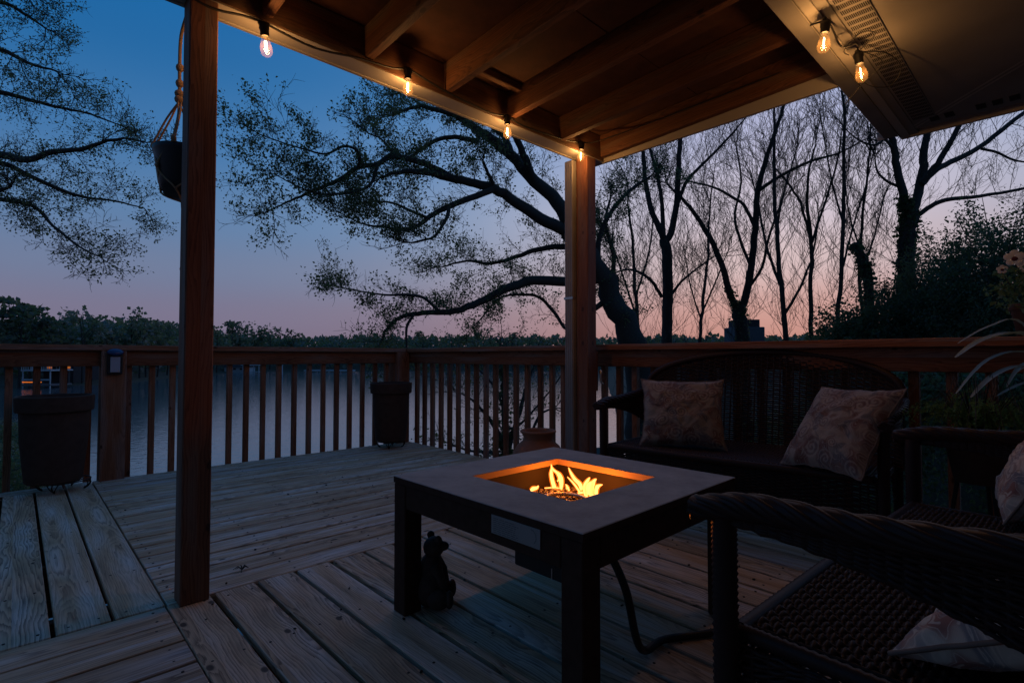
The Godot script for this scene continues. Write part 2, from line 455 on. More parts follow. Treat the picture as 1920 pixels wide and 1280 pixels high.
var tree_sapC := [
	["trunk", [Vector3(0.00,0.00,0.00),Vector3(0.01,1.09,0.05),Vector3(0.06,2.57,0.15),Vector3(0.05,4.18,0.20),Vector3(0.02,5.78,0.24),Vector3(-0.04,6.54,0.21)], [0.048,0.047,0.043,0.037,0.029,0.019]],
	["limb", [Vector3(0.06,2.30,0.15),Vector3(0.34,3.30,0.31),Vector3(0.66,4.31,0.51),Vector3(0.90,5.21,0.63)], [0.025,0.020,0.015,0.009]],
	["limb", [Vector3(0.05,3.27,0.18),Vector3(-0.22,4.22,0.04),Vector3(-0.45,5.16,-0.04),Vector3(-0.62,5.84,-0.09)], [0.023,0.018,0.012,0.009]],
]
var base_sapC := Vector3(13.60,0.56,-3.70)
var tree_sapD := [
	["trunk", [Vector3(0.00,0.00,0.00),Vector3(-0.06,0.63,-0.03),Vector3(-0.15,1.64,-0.08),Vector3(-0.21,2.78,-0.09),Vector3(-0.30,3.66,-0.14),Vector3(-0.35,4.42,-0.16)], [0.051,0.046,0.042,0.034,0.024,0.014]],
	["limb", [Vector3(-0.11,1.14,-0.06),Vector3(-0.49,2.12,-0.17),Vector3(-0.81,2.84,-0.24)], [0.028,0.022,0.015]],
	["limb", [Vector3(-0.15,1.64,-0.08),Vector3(0.17,2.68,0.06),Vector3(0.38,3.48,0.08)], [0.028,0.023,0.014]],
]
var base_sapD := Vector3(10.82,0.55,-7.00)
var tree_sapE := [
	["trunk", [Vector3(0.00,0.00,0.00),Vector3(0.01,0.66,0.03),Vector3(0.05,1.71,0.11),Vector3(0.12,2.76,0.22),Vector3(0.12,3.81,0.26),Vector3(0.18,4.73,0.35)], [0.046,0.042,0.036,0.029,0.021,0.013]],
	["limb", [Vector3(0.03,1.31,0.08),Vector3(0.34,2.11,0.27),Vector3(0.67,2.93,0.47)], [0.023,0.020,0.012]],
	["limb", [Vector3(0.03,1.18,0.07),Vector3(-0.27,1.96,-0.04),Vector3(-0.47,2.72,-0.07)], [0.023,0.017,0.011]],
]
var base_sapE := Vector3(12.26,0.54,-6.33)
var tree_sapF := [
	["trunk", [Vector3(0.00,0.00,0.00),Vector3(-0.06,1.14,-0.01),Vector3(-0.14,2.40,-0.04),Vector3(-0.10,3.66,0.04),Vector3(-0.02,4.92,0.17),Vector3(-0.01,5.81,0.21)], [0.044,0.040,0.036,0.030,0.022,0.012]],
	["limb", [Vector3(-0.10,2.15,-0.02),Vector3(0.29,3.19,0.18),Vector3(0.63,4.26,0.34)], [0.024,0.019,0.011]],
	["limb", [Vector3(-0.12,2.78,-0.01),Vector3(-0.51,3.62,-0.14),Vector3(-0.77,4.44,-0.14)], [0.022,0.017,0.009]],
]
var base_sapF := Vector3(14.66,0.55,-3.39)
var tree_right := [
	["trunk", [Vector3(0.00,0.00,0.00),Vector3(-0.02,1.09,0.02),Vector3(-0.04,1.82,0.03),Vector3(-0.06,2.57,0.05),Vector3(-0.03,3.15,0.09),Vector3(0.02,3.51,0.15)], [0.204,0.184,0.175,0.165,0.165,0.155]],
	["limb", [Vector3(-0.03,3.39,0.10),Vector3(-0.11,3.85,0.05),Vector3(-0.21,4.38,-0.03),Vector3(-0.30,5.02,-0.09),Vector3(-0.38,5.58,-0.15),Vector3(-0.51,6.30,-0.24)], [0.099,0.090,0.081,0.072,0.054,0.036]],
	["limb", [Vector3(0.03,3.45,0.16),Vector3(0.19,3.87,0.23),Vector3(0.36,4.54,0.33),Vector3(0.44,4.96,0.33),Vector3(0.57,5.44,0.38),Vector3(0.71,6.10,0.44),Vector3(0.91,6.88,0.57)], [0.099,0.095,0.091,0.082,0.069,0.052,0.033]],
	["limb", [Vector3(0.19,4.24,0.34),Vector3(0.19,4.42,0.48),Vector3(0.22,4.68,0.66),Vector3(0.35,5.28,0.94),Vector3(0.43,5.87,1.17),Vector3(0.54,6.40,1.44)], [0.072,0.067,0.062,0.052,0.040,0.026]],
	["limb", [Vector3(0.17,4.18,0.32),Vector3(0.57,4.55,0.53),Vector3(1.00,4.79,0.75),Vector3(1.65,5.17,1.20),Vector3(2.30,5.76,1.65),Vector3(2.90,6.25,2.05),Vector3(3.59,6.83,2.54)], [0.072,0.068,0.064,0.057,0.052,0.044,0.029]],
	["limb", [Vector3(0.05,3.39,0.18),Vector3(0.19,3.61,0.42),Vector3(0.37,3.78,0.71),Vector3(0.82,3.84,1.25),Vector3(1.42,3.99,1.93),Vector3(1.82,4.17,2.42)], [0.058,0.053,0.049,0.039,0.030,0.017]],
	["limb", [Vector3(1.68,5.15,1.22),Vector3(1.77,5.01,1.49),Vector3(1.91,4.77,1.79),Vector3(2.12,4.66,2.17)], [0.033,0.028,0.022,0.014]],
	["limb", [Vector3(-0.30,4.97,-0.10),Vector3(-0.57,5.15,-0.20),Vector3(-0.86,4.99,-0.34),Vector3(-1.24,5.07,-0.56),Vector3(-1.57,5.28,-0.73)], [0.036,0.030,0.025,0.017,0.010]],
	["limb", [Vector3(-0.16,4.12,0.00),Vector3(-0.27,4.28,-0.23),Vector3(-0.33,4.55,-0.41),Vector3(-0.27,4.96,-0.47)], [0.036,0.029,0.022,0.013]],
]
var base_right := Vector3(14.76,0.56,-2.61)
var tree_stump := [
	["trunk", [Vector3(0.00,0.00,0.00),Vector3(-0.07,1.05,-0.03),Vector3(-0.14,1.86,-0.06),Vector3(-0.23,2.32,-0.13),Vector3(-0.36,2.73,-0.24)], [0.105,0.093,0.093,0.093,0.081]],
]
var base_stump := Vector3(13.64,0.57,-2.98)
var tree_left := [
	["trunk", [Vector3(0.00,0.00,0.00),Vector3(0.01,0.81,0.04),Vector3(-0.03,1.78,0.04),Vector3(-0.08,2.59,0.03),Vector3(-0.18,3.56,-0.04),Vector3(-0.26,4.44,-0.07),Vector3(-0.36,5.41,-0.14)], [0.242,0.226,0.210,0.194,0.162,0.129,0.097]],
	["limb", [Vector3(-0.08,2.67,0.03),Vector3(0.25,2.97,0.44),Vector3(0.60,3.18,0.87),Vector3(0.95,3.22,1.29),Vector3(1.23,3.12,1.65),Vector3(1.51,3.21,2.00),Vector3(1.79,3.23,2.35),Vector3(2.06,3.32,2.70),Vector3(2.27,3.32,2.99),Vector3(2.45,3.24,3.25)], [0.113,0.096,0.072,0.055,0.047,0.039,0.031,0.023,0.015,0.009]],
	["limb", [Vector3(0.07,2.83,0.17),Vector3(0.47,3.12,0.52),Vector3(0.94,3.19,0.93),Vector3(1.24,3.03,1.16),Vector3(1.66,2.78,1.51),Vector3(1.94,2.69,1.73),Vector3(2.24,2.65,1.97),Vector3(2.58,2.54,2.25)], [0.073,0.057,0.041,0.034,0.028,0.021,0.015,0.008]],
	["limb", [Vector3(-0.05,2.10,0.03),Vector3(0.38,2.38,0.65),Vector3(0.73,2.54,1.18),Vector3(1.08,2.48,1.69),Vector3(1.33,2.34,2.12),Vector3(1.52,2.04,2.48),Vector3(1.78,1.72,2.91),Vector3(1.95,1.57,3.26)], [0.081,0.056,0.039,0.031,0.026,0.019,0.013,0.008]],
	["limb", [Vector3(-0.15,3.31,-0.01),Vector3(0.21,3.92,0.23),Vector3(0.56,4.24,0.45),Vector3(0.92,4.37,0.67),Vector3(1.28,4.28,0.90),Vector3(1.66,4.20,1.13),Vector3(1.98,4.15,1.31),Vector3(2.31,4.02,1.50)], [0.097,0.074,0.050,0.037,0.029,0.022,0.015,0.010]],
	["limb", [Vector3(-0.22,4.12,-0.05),Vector3(0.22,4.64,0.49),Vector3(0.57,4.79,0.94),Vector3(0.92,4.75,1.37),Vector3(1.21,4.52,1.75),Vector3(1.52,4.35,2.14)], [0.097,0.072,0.048,0.034,0.023,0.012]],
	["limb", [Vector3(-0.26,4.69,-0.07),Vector3(0.19,5.28,0.33),Vector3(0.54,5.55,0.61),Vector3(0.89,5.69,0.89),Vector3(1.20,5.51,1.12),Vector3(1.41,5.33,1.26)], [0.073,0.057,0.041,0.030,0.021,0.012]],
	["limb", [Vector3(-0.30,4.93,-0.09),Vector3(0.31,5.77,0.61),Vector3(0.78,5.88,1.14),Vector3(1.13,5.76,1.56)], [0.065,0.048,0.032,0.019]],
	["limb", [Vector3(0.37,3.02,0.60),Vector3(0.68,2.76,1.20),Vector3(0.91,2.57,1.73),Vector3(1.08,2.57,2.21)], [0.048,0.039,0.030,0.017]],
]
var base_left := Vector3(-1.17,0.59,-12.09)
var tree_low := [
	["trunk", [Vector3(0.00,0.00,0.00),Vector3(-0.03,0.77,0.00),Vector3(-0.05,1.44,0.01),Vector3(-0.08,2.11,0.00),Vector3(-0.12,2.69,-0.01),Vector3(-0.16,3.12,-0.03)], [0.086,0.077,0.067,0.053,0.038,0.019]],
	["limb", [Vector3(-0.04,1.15,0.01),Vector3(-0.17,1.54,-0.02),Vector3(-0.30,1.79,-0.05),Vector3(-0.48,2.03,-0.13),Vector3(-0.66,2.23,-0.21),Vector3(-0.87,2.37,-0.32)], [0.058,0.048,0.038,0.028,0.019,0.011]],
	["limb", [Vector3(-0.03,1.25,0.02),Vector3(0.09,1.62,0.04),Vector3(0.23,2.00,0.09),Vector3(0.35,2.38,0.11),Vector3(0.50,2.78,0.16)], [0.053,0.048,0.039,0.029,0.018]],
	["limb", [Vector3(-0.03,0.96,0.01),Vector3(-0.32,1.28,-0.03),Vector3(-0.74,1.36,-0.18),Vector3(-1.11,1.52,-0.30)], [0.038,0.032,0.020,0.011]],
	["limb", [Vector3(-0.02,1.06,0.02),Vector3(0.32,1.31,0.13),Vector3(0.61,1.88,0.19),Vector3(0.95,2.01,0.28)], [0.038,0.033,0.024,0.015]],
	["limb", [Vector3(-0.08,2.01,0.00),Vector3(-0.18,2.40,-0.12),Vector3(-0.33,2.68,-0.30),Vector3(-0.49,2.88,-0.49)], [0.029,0.023,0.015,0.010]],
	["limb", [Vector3(-0.06,1.73,0.01),Vector3(0.05,1.74,0.20),Vector3(0.34,2.26,0.59),Vector3(0.52,2.69,0.87)], [0.029,0.023,0.015,0.009]],
]
var base_low := Vector3(6.51,-2.16,-7.04)

# ---------------------------------------------------------------- sky
func sky_texture() -> ImageTexture:
	var far := [[0, 122, 108, 130], [4, 122, 117, 142], [8, 111, 125, 156], [13, 91, 126, 168], [20, 60, 114, 168], [27, 33, 102, 162], [34, 16, 101, 167], [50, 36, 97, 157], [90, 66, 95, 141]]
	var near := [[0, 194, 132, 118], [4, 206, 156, 146], [9, 216, 190, 190], [15, 210, 199, 213], [22, 182, 185, 216], [32, 114, 144, 198], [50, 60, 110, 170], [90, 66, 95, 141]]
	var w := 512
	var h := 256
	var im := Image.create(w, h, false, Image.FORMAT_RGBF)
	var glow := deg_to_rad(43.23 + 26.0)
	for y in h:
		var e: float = maxf(0.0, 90.0 - 180.0 * (y + 0.5) / h)
		var a := ramp(far, e)
		var b := ramp(near, e)
		for x in w:
			var phi := (x + 0.5) / w * TAU
			var d := rad_to_deg(absf(wrapf(phi - glow, -PI, PI)))
			var wide := lerpf(27.0, 34.0, clampf(e / 16.0, 0.0, 1.0))
			var c := a.lerp(b, exp(-(d / wide) * (d / wide)))
			# the side away from the sunset is already darker and greyer
			var away := smoothstep(95.0, 165.0, d)
			c = c.lerp(Color(c.r * 0.72, c.g * 0.66, c.b * 0.64), away)
			im.set_pixel(x, y, c.srgb_to_linear())
	return tex(im)

func ramp(s: Array, e: float) -> Color:
	for i in s.size() - 1:
		if e <= s[i + 1][0]:
			var t: float = clampf((e - s[i][0]) / (s[i + 1][0] - s[i][0]), 0.0, 1.0)
			t = t * t * (3.0 - 2.0 * t) * 0.5 + t * 0.5
			return Color(lerpf(s[i][1], s[i + 1][1], t), lerpf(s[i][2], s[i + 1][2], t), lerpf(s[i][3], s[i + 1][3], t)) / 255.0
	var z: Array = s[s.size() - 1]
	return Color(z[1], z[2], z[3]) / 255.0

# ---------------------------------------------------------------- terrain
const FWD := Vector3(0.6849, 0, -0.7286)
const RGT := Vector3(0.7286, 0, 0.6849)
var hill_noise := FastNoiseLite.new()

func shore_far(q: float) -> float:
	if q < -0.8: return 86.0
	if q < -0.42: return lerpf(86.0, 165.0, smoothstep(-0.8, -0.42, q))
	return 165.0

func ground_height(p: Vector3) -> float:
	var a := p.dot(RGT)
	var b := p.dot(FWD)
	var h := -9.0
	if b < 40.0: h = maxf(h, -2.6 - 0.2 * maxf(b - 2.0, 0.0))
	if b < 1.0: h = maxf(h, -2.6 - 0.1 * minf(b, 0.0) * 0.0)
	var d := a - 0.17 * b - 0.6
	if b > -60.0: h = maxf(h, -4.5 + (0.7 * d if d > 0.0 else 0.35 * d))
	var dl := -a - 0.85 * b
	if b > 0.0 and b < 40.0: h = maxf(h, -4.4 + 0.55 * dl - 0.25 * maxf(b - 26.0, 0.0))
	h = minf(h, 1.4)
	var q: float = a / maxf(b, 1.0)
	if b > 20.0:
		var f := b - shore_far(q)
		if f > -20.0: h = maxf(h, minf(-4.3 + 0.09 * f, -1.0 + 0.02 * f + 5.0 * hill_noise.get_noise_2d(p.x * 0.4, p.z * 0.4)))
	if p.length() > 900.0: h = maxf(h, 2.0)
	return h + 0.12 * hill_noise.get_noise_2d(p.x * 9.0, p.z * 9.0)

# ---------------------------------------------------------------- trees
var leaf_mesh := {}

func leaf(m: Material, width := 0.7) -> ArrayMesh:
	var mb := MB.new()
	var a := Vector3.ZERO
	var t := Vector3(0, 1, 0)
	var l := Vector3(-width * 0.5, 0.5, 0.16)
	var r := Vector3(width * 0.5, 0.5, 0.16)
	mb.tri(a, t, l)
	mb.tri(a, r, t)
	return mb.done(m)

func leaf_at(p: Vector3, s: float, q: RandomNumberGenerator, droop := 0.0) -> Transform3D:
	var d := Vector3(q.randfn(), q.randfn() - droop, q.randfn()).normalized()
	var o := Vector3(q.randfn(), q.randfn(), q.randfn())
	var x := d.cross(o).normalized()
	return Transform3D(Basis(x * s, d * s, x.cross(d) * s), p)

func bough(mb: MB, p: Vector3, d: Vector3, length: float, r: float, level: int, o: Dictionary, leaves: Array, q: RandomNumberGenerator, share := 1.0) -> void:
	var last := level == 0
	var n := 2 if last else 4
	var pts := [p]
	var dir := d
	var at := p
	for i in n:
		dir = (dir + Vector3(q.randfn(), q.randfn(), q.randfn()) * float(o.curl) + Vector3.UP * (float(o.up) / n)).normalized()
		at += dir * (length / n)
		pts.append(at)
	mb.twig(pts, r, r * 0.45)
	if last:
		if q.randf() < o.leafy * share:
			for i in int(o.leaves):
				var f := q.randf_range(0.25, 1.1)
				var base: Vector3 = p.lerp(at, f)
				leaves.append(leaf_at(base + Vector3(q.randfn(), q.randfn(), q.randfn()) * float(o.spread), float(o.leaf) * q.randf_range(0.6, 1.3), q))
		return
	var kids: int = o.kids[level]
	if level == 1: share *= 1.35 if q.randf() < float(o.clumps) else 0.06
	for k in kids:
		var f := (k + q.randf_range(0.3, 1.0)) / kids
		var seg := mini(int(f * n), n - 1)
		var b: Vector3 = pts[seg].lerp(pts[seg + 1], f * n - seg)
		var ax: Vector3 = (pts[seg + 1] - pts[seg]).normalized()
		var side := ax.cross(Vector3(q.randfn(), q.randfn(), q.randfn())).normalized()
		var nd := (ax * float(o.fore) + side * q.randf_range(0.6, 1.0) + Vector3.UP * float(o.lift)).normalized()
		bough(mb, b, nd, length * q.randf_range(0.38, 0.62), maxf(r * 0.55, float(o.thin)), level - 1, o, leaves, q, share)

func grow_tree(called: String, label: String, base: Vector3, limbs: Array, o: Dictionary, sd: int, group: String, ivy := 0) -> Node3D:
	var root := thing(called, label, "tree", base, 0.0, group)
	var q := RandomNumberGenerator.new()
	q.seed = sd
	var twigs := MB.new()
	var leaves := []
	var ivies := []
	var li := 0
	for l in limbs:
		var pp: Array = l[1].duplicate()
		var rr: Array = l[2].duplicate()
		if l[0] == "trunk":
			# carry the trunk down into the soil
			var g := ground_height(base) - base.y - 0.15
			if g < pp[0].y - 0.3:
				var lean: Vector3 = (pp[1] - pp[0]).normalized()
				lean.y = 0.0
				var foot: Vector3 = pp[0]
				var steps := int(ceil((foot.y - g) / 0.7))
				for k in steps:
					var t := float(k + 1) / steps
					pp.push_front(Vector3(foot.x, lerpf(foot.y, g, t), foot.z) - lean * 0.35 * sqrt(t))
					rr.push_front(rr[0] * (1.0 + 0.3 / steps))
		var sp := smooth_path(pp, rr, 4, float(o.wobble) * float(rr[rr.size() / 2]), sd + li)
		var path: PackedVector3Array = sp[0]
		var rad: PackedFloat32Array = sp[1]
		var mb := MB.new()
		mb.tube(path, rad, 10 if l[0] == "trunk" else 7)
		part(l[0], mb.done(M.bark), root)
		li += 1
		# shoots along the limb
		var run := 0.0
		var total := 0.0
		for i in path.size() - 1: total += path[i].distance_to(path[i + 1])
		var next: float = total * (float(o.bare_trunk) if l[0] == "trunk" else float(o.bare_limb))
		for i in path.size() - 1:
			var sl := path[i].distance_to(path[i + 1])
			while next < run + sl:
				var f := (next - run) / sl
				var b := path[i].lerp(path[i + 1], f)
				var rb := lerpf(rad[i], rad[i + 1], f)
				var ax := (path[i + 1] - path[i]).normalized()
				var side := ax.cross(Vector3(q.randfn(), q.randfn(), q.randfn())).normalized()
				var nd := (ax * float(o.fore) + side + Vector3.UP * float(o.lift)).normalized()
				var along := next / total
				var ln: float = float(o.shoot) * q.randf_range(0.55, 1.25) * (clampf(0.55 + rb * 14.0, 0.6, 1.25) if o.tips == 0.0 else lerpf(0.55, 1.1, along))
				bough(twigs, b, nd, ln, clampf(rb * 0.30, float(o.thin) * 1.4, 0.0075), o.kids.size() - 1, o, leaves, q, lerpf(1.0, smoothstep(0.25, 0.75, along), float(o.tips)))
				next += float(o.gap) * q.randf_range(0.6, 1.4)
			run += sl
		# the tip
		for k in (3 if rad[rad.size() - 1] < 0.045 else 0):
			var ax := (path[path.size() - 1] - path[path.size() - 2]).normalized()
			var nd := (ax + Vector3(q.randfn(), q.randfn(), q.randfn()) * 0.35).normalized()
			bough(twigs, path[path.size() - 1], nd, float(o.shoot) * 0.8, clampf(rad[rad.size() - 1] * 0.8, float(o.thin), 0.012), o.kids.size() - 1, o, leaves, q)
		if ivy > 0 and (l[0] == "trunk" or li < 3):
			var count := ivy if l[0] == "trunk" else ivy / 3
			for k in count:
				var f := q.randf() * (path.size() - 1) * (1.0 if l[0] == "trunk" else 0.22)
				var i := mini(int(f), path.size() - 2)
				var b := path[i].lerp(path[i + 1], f - i)
				var off := Vector3(q.randfn(), q.randfn() * 0.4, q.randfn()).normalized() * (rad[i] + absf(q.randfn()) * 0.035)
				ivies.append(leaf_at(b + off, q.randf_range(0.05, 0.1), q, 0.5))
	part("twigs", twigs.done(M.bark), root, "stuff")
	multi("foliage", leaf_mesh[o.kind], leaves, root)
	multi("ivy", leaf_mesh.ivy, ivies, root)
	return root

func shrub(called: String, label: String, at: Vector3, size: Vector3, count: int, lf: String, s: float, sd: int, group := "") -> void:
	var root := thing(called, label, "shrub", at, 0.0, group)
	var q := RandomNumberGenerator.new()
	q.seed = sd
	var xs := []
	var nz := FastNoiseLite.new()
	nz.seed = sd
	nz.frequency = 0.9
	var mb := MB.new()
	for k in 26:
		var e := Vector3(q.randfn(), absf(q.randfn()) + 0.5, q.randfn()).normalized() * size * q.randf_range(0.6, 1.02)
		mb.twig([Vector3(q.randfn() * 0.1, -0.3, q.randfn() * 0.1), e * 0.5 + Vector3(0, 0.1, 0) + Vector3(q.randfn(), q.randfn(), q.randfn()) * 0.12, e], 0.022, 0.005)
	part("stem", mb.done(M.bark), root)
	var made := 0
	while made < count:
		var d := Vector3(q.randfn(), q.randfn(), q.randfn()).normalized()
		if d.y < -0.35: continue
		var lump := 0.80 + 0.42 * nz.get_noise_3d(d.x * 3.0, d.y * 3.0, d.z * 3.0)
		var rr := pow(q.randf(), 0.33) * lump
		xs.append(leaf_at(d * size * rr, s * q.randf_range(0.6, 1.4), q, 0.3))
		made += 1
	multi("foliage", leaf_mesh[lf], xs, root)

func far_tree(called: String, label: String, at: Vector3, height: float, width: float, look: String, sd: int, group: String, dense := 160) -> void:
	var root := thing(called, label, "tree", at, 0.0, group)
	var q := RandomNumberGenerator.new()
	q.seed = sd
	var mb := MB.new()
	mb.twig([Vector3(0, -1, 0), Vector3(q.randfn() * 0.2, height * 0.5, 0), Vector3(q.randfn() * 0.4, height * 0.93, 0)], height * 0.018, 0.05)
	var xs := []
	var lobes := []
	var pine := look == "far_pine"
	for k in 11:
		var f := 0.38 + 0.6 * (k + q.randf()) / 11.0
		var w := width * (sin(PI * clampf((f - 0.25) / 0.85, 0.0, 1.0)) * 0.8 + 0.12)
		var ang := q.randf() * TAU
		var c := Vector3(cos(ang) * w * 0.55, height * f, sin(ang) * w * 0.55)
		lobes.append([c, width * q.randf_range(0.22, 0.42)])
		mb.twig([Vector3(0, height * f * 0.8, 0), c * Vector3(0.5, 1, 0.5) - Vector3(0, 0.2, 0), c], height * 0.006, 0.03)
	part("trunk", mb.done(M.bark), root)
	for k in dense:
		var l: Array = lobes[q.randi() % lobes.size()]
		var o := Vector3(q.randfn(), q.randfn() * (0.35 if pine else 0.7), q.randfn()) * 0.5 * float(l[1])
		xs.append(leaf_at(l[0] + o, height * q.randf_range(0.035, 0.075), q))
	multi("crown", leaf_mesh[look], xs, root)

# ---------------------------------------------------------------- wicker
# weavers run along s over and under stakes that run along t; f(s, t) is the surface
func weave(mb: MB, f: Callable, stakes: int, weavers: int, r: float, amp: float, stake_r: float, s0 := 0.0, s1 := 1.0) -> void:
	var p := PackedVector3Array()
	var rr := PackedFloat32Array()
	for j in weavers:
		var t := (j + 0.5) / weavers
		p.clear(); rr.clear()
		for i in stakes * 2 + 1:
			var s := lerpf(s0, s1, float(i) / (stakes * 2))
			var c: Vector3 = f.call(s, t)
			var ds: Vector3 = f.call(minf(s + 0.01, 1.0), t) - f.call(maxf(s - 0.01, 0.0), t)
			var dt: Vector3 = f.call(s, minf(t + 0.01, 1.0)) - f.call(s, maxf(t - 0.01, 0.0))
			var nn := ds.cross(dt).normalized()
			p.append(c + nn * amp * rng.randf_range(0.75, 1.25) * sin(PI * 0.5 * i + PI * j) + dt.normalized() * rng.randf_range(-0.0007, 0.0007))
			rr.append(r * rng.randf_range(0.9, 1.08))
		mb.tube(p, rr, 4, false)
	for i in stakes + 1:
		p.clear(); rr.clear()
		var s := lerpf(s0, s1, float(i) / stakes)
		for k in 13:
			p.append(f.call(s, k / 12.0))
			rr.append(stake_r)
		mb.tube(p, rr, 5, false)

# a pole wrapped in a winding strand
func wrapped(mb: MB, p: Array, r: float, pitch := 0.012, sides := 10) -> void:
	var rr := []
	for i in p.size(): rr.append(r)
	var total := 0.0
	for i in p.size() - 1: total += (p[i + 1] as Vector3).distance_to(p[i])
	var steps := int(clampf(total / pitch * 2.0 / (p.size() - 1), 4, 60))
	var s := smooth_path(p, rr, steps, 0.0, 1)
	var rad: PackedFloat32Array = s[1]
	for i in rad.size(): rad[i] = r * (1.0 + (0.09 if i % 2 == 0 else -0.05))
	mb.tube(s[0], rad, sides)

func loveseat(label: String, at: Vector3, turn: float) -> Node3D:
	# local x across, z from the front (0) to the back (0.62), y up
	var root := thing("wicker_loveseat", label, "loveseat", at, turn, "matching dark wicker loveseats")
	var hw := 0.60
	var back_top := func(s: float) -> float: return 0.645 + 0.21 * pow(sin(PI * clampf(s, 0.0, 1.0)), 0.36)
	var back := func(s: float, t: float) -> Vector3:
		var x := lerpf(-hw, hw, s)
		var bow: float = 0.09 * (1.0 - pow(absf(2.0 * s - 1.0), 3.0))
		return Vector3(x, lerpf(0.36, back_top.call(s), t), 0.46 + bow + 0.07 * t)
	var mb := MB.new()
	weave(mb, func(s, t): return back.call(1.0 - s, t), 40, 46, 0.0044, 0.0042, 0.004)
	part("backrest", mb.done(M.wicker), root)
	var seat := func(s: float, t: float) -> Vector3:
		return Vector3(lerpf(-0.53, 0.53, s), 0.395 - 0.014 * sin(PI * t) * sin(PI * s), lerpf(0.03, 0.52, t))
	mb = MB.new()
	weave(mb, func(s, t): return seat.call(1.0 - s, t), 64, 40, 0.0062, 0.005, 0.004)
	part("seat", mb.done(M.wicker), root)
	mb = MB.new()
	wrapped(mb, [Vector3(-0.55, 0.39, 0.02), Vector3(0, 0.388, 0.012), Vector3(0.55, 0.39, 0.02)], 0.014)
	for sx in [-1, 1]: wrapped(mb, [Vector3(0.55 * sx, 0.39, 0.02), Vector3(0.55 * sx, 0.388, 0.3), Vector3(0.55 * sx, 0.39, 0.55)], 0.013)
	part("seat_rim", mb.done(M.wicker), root)
	mb = MB.new()
	var skirt := func(s: float, t: float) -> Vector3:
		var low: float = 0.26 - 0.12 * pow(absf(2.0 * s - 1.0), 2.6)
		return Vector3(lerpf(-0.56, 0.56, s), lerpf(low, 0.378, t), 0.02)
	weave(mb, func(s, t): return skirt.call(1.0 - s, t), 44, 20, 0.0046, 0.004, 0.004)
	part("front_skirt", mb.done(M.wicker), root)
	for sx in [-1, 1]:
		# arm: a padded roll that starts in a knob over the front leg and sweeps up into the back
		var ar := MB.new()
		var pth := [Vector3(sx * 0.595, 0.588, -0.035), Vector3(sx * 0.595, 0.607, 0.06), Vector3(sx * 0.60, 0.612, 0.2), Vector3(sx * 0.605, 0.625, 0.36), Vector3(sx * 0.603, 0.638, 0.45), Vector3(sx * 0.60, 0.645, 0.53)]
		# plaited covering: six strands winding round a core
		var sm := smooth_path(pth, [0.019, 0.0205, 0.019, 0.019, 0.0185, 0.017], 14, 0.0, 1)
		var core: PackedVector3Array = sm[0]
		var rd: PackedFloat32Array = sm[1]
		ar.tube(core, rd, 12)
		for k in 6:
			var st := PackedVector3Array()
			var sr := PackedFloat32Array()
			for i in core.size():
				var a := i * 0.22 + TAU * k / 6.0 + 0.25 * sin(i * 0.37 + k)
				st.append(core[i] + Vector3(cos(a) * 1.2, sin(a), 0) * rd[i] * 0.80)
				sr.append(rd[i] * 0.31)
			ar.tube(st, sr, 8)
		part("arm", ar.done(M.wicker), root)
		var sd := MB.new()
		var side := func(s: float, t: float) -> Vector3:
			var z := lerpf(0.03, 0.52, s)
			var low: float = 0.574 - 0.135 * pow(s, 2.0)
			return Vector3(sx * (0.592 + 0.006 * sin(PI * s)), lerpf(low, 0.60 + 0.045 * s * s, t), z)
		weave(sd, func(s, t): return side.call(s if sx > 0 else 1.0 - s, t), 26, 16, 0.0046, 0.0036, 0.004)
		part("arm_panel", sd.done(M.wicker), root)
		var lw := MB.new()
		var brace := func(s: float, t: float) -> Vector3:
			var z := lerpf(0.02, 0.54, s)
			var low: float = 0.355 - 0.17 * (1.0 - smoothstep(0.0, 0.28, s)) - 0.15 * smoothstep(0.72, 1.0, s)
			return Vector3(sx * 0.565, lerpf(low, 0.378, t), z)
		weave(lw, func(s, t): return brace.call(s if sx > 0 else 1.0 - s, t), 20, 20, 0.0045, 0.004, 0.004)
		part("side_skirt", lw.done(M.wicker), root)
		for fz in [0.012, 0.53]:
			var lg := MB.new()
			if fz < 0.1: wrapped(lg, [Vector3(sx * 0.583, 0.0, fz), Vector3(sx * 0.583, 0.3, fz), Vector3(sx * 0.585, 0.585, fz)], 0.019, 0.009, 12)
			else: wrapped(lg, [Vector3(sx * 0.57, 0.0, fz + 0.05), Vector3(sx * 0.575, 0.35, fz), Vector3(sx * 0.58, 0.62, fz)], 0.018, 0.009, 12)
			part("leg", lg.done(M.wicker), root)
	# rolled rim over the top of the back
	var rim := []
	for k in 27:
		var s := 0.5 - 0.5 * cos(PI * k / 26.0)
		rim.append((back.call(s, 1.0) as Vector3) + Vector3(0, 0.006, 0.004))
	mb = MB.new()
	wrapped(mb, rim, 0.017, 0.016, 10)
	part("back_rim", mb.done(M.wicker), root)
	return root

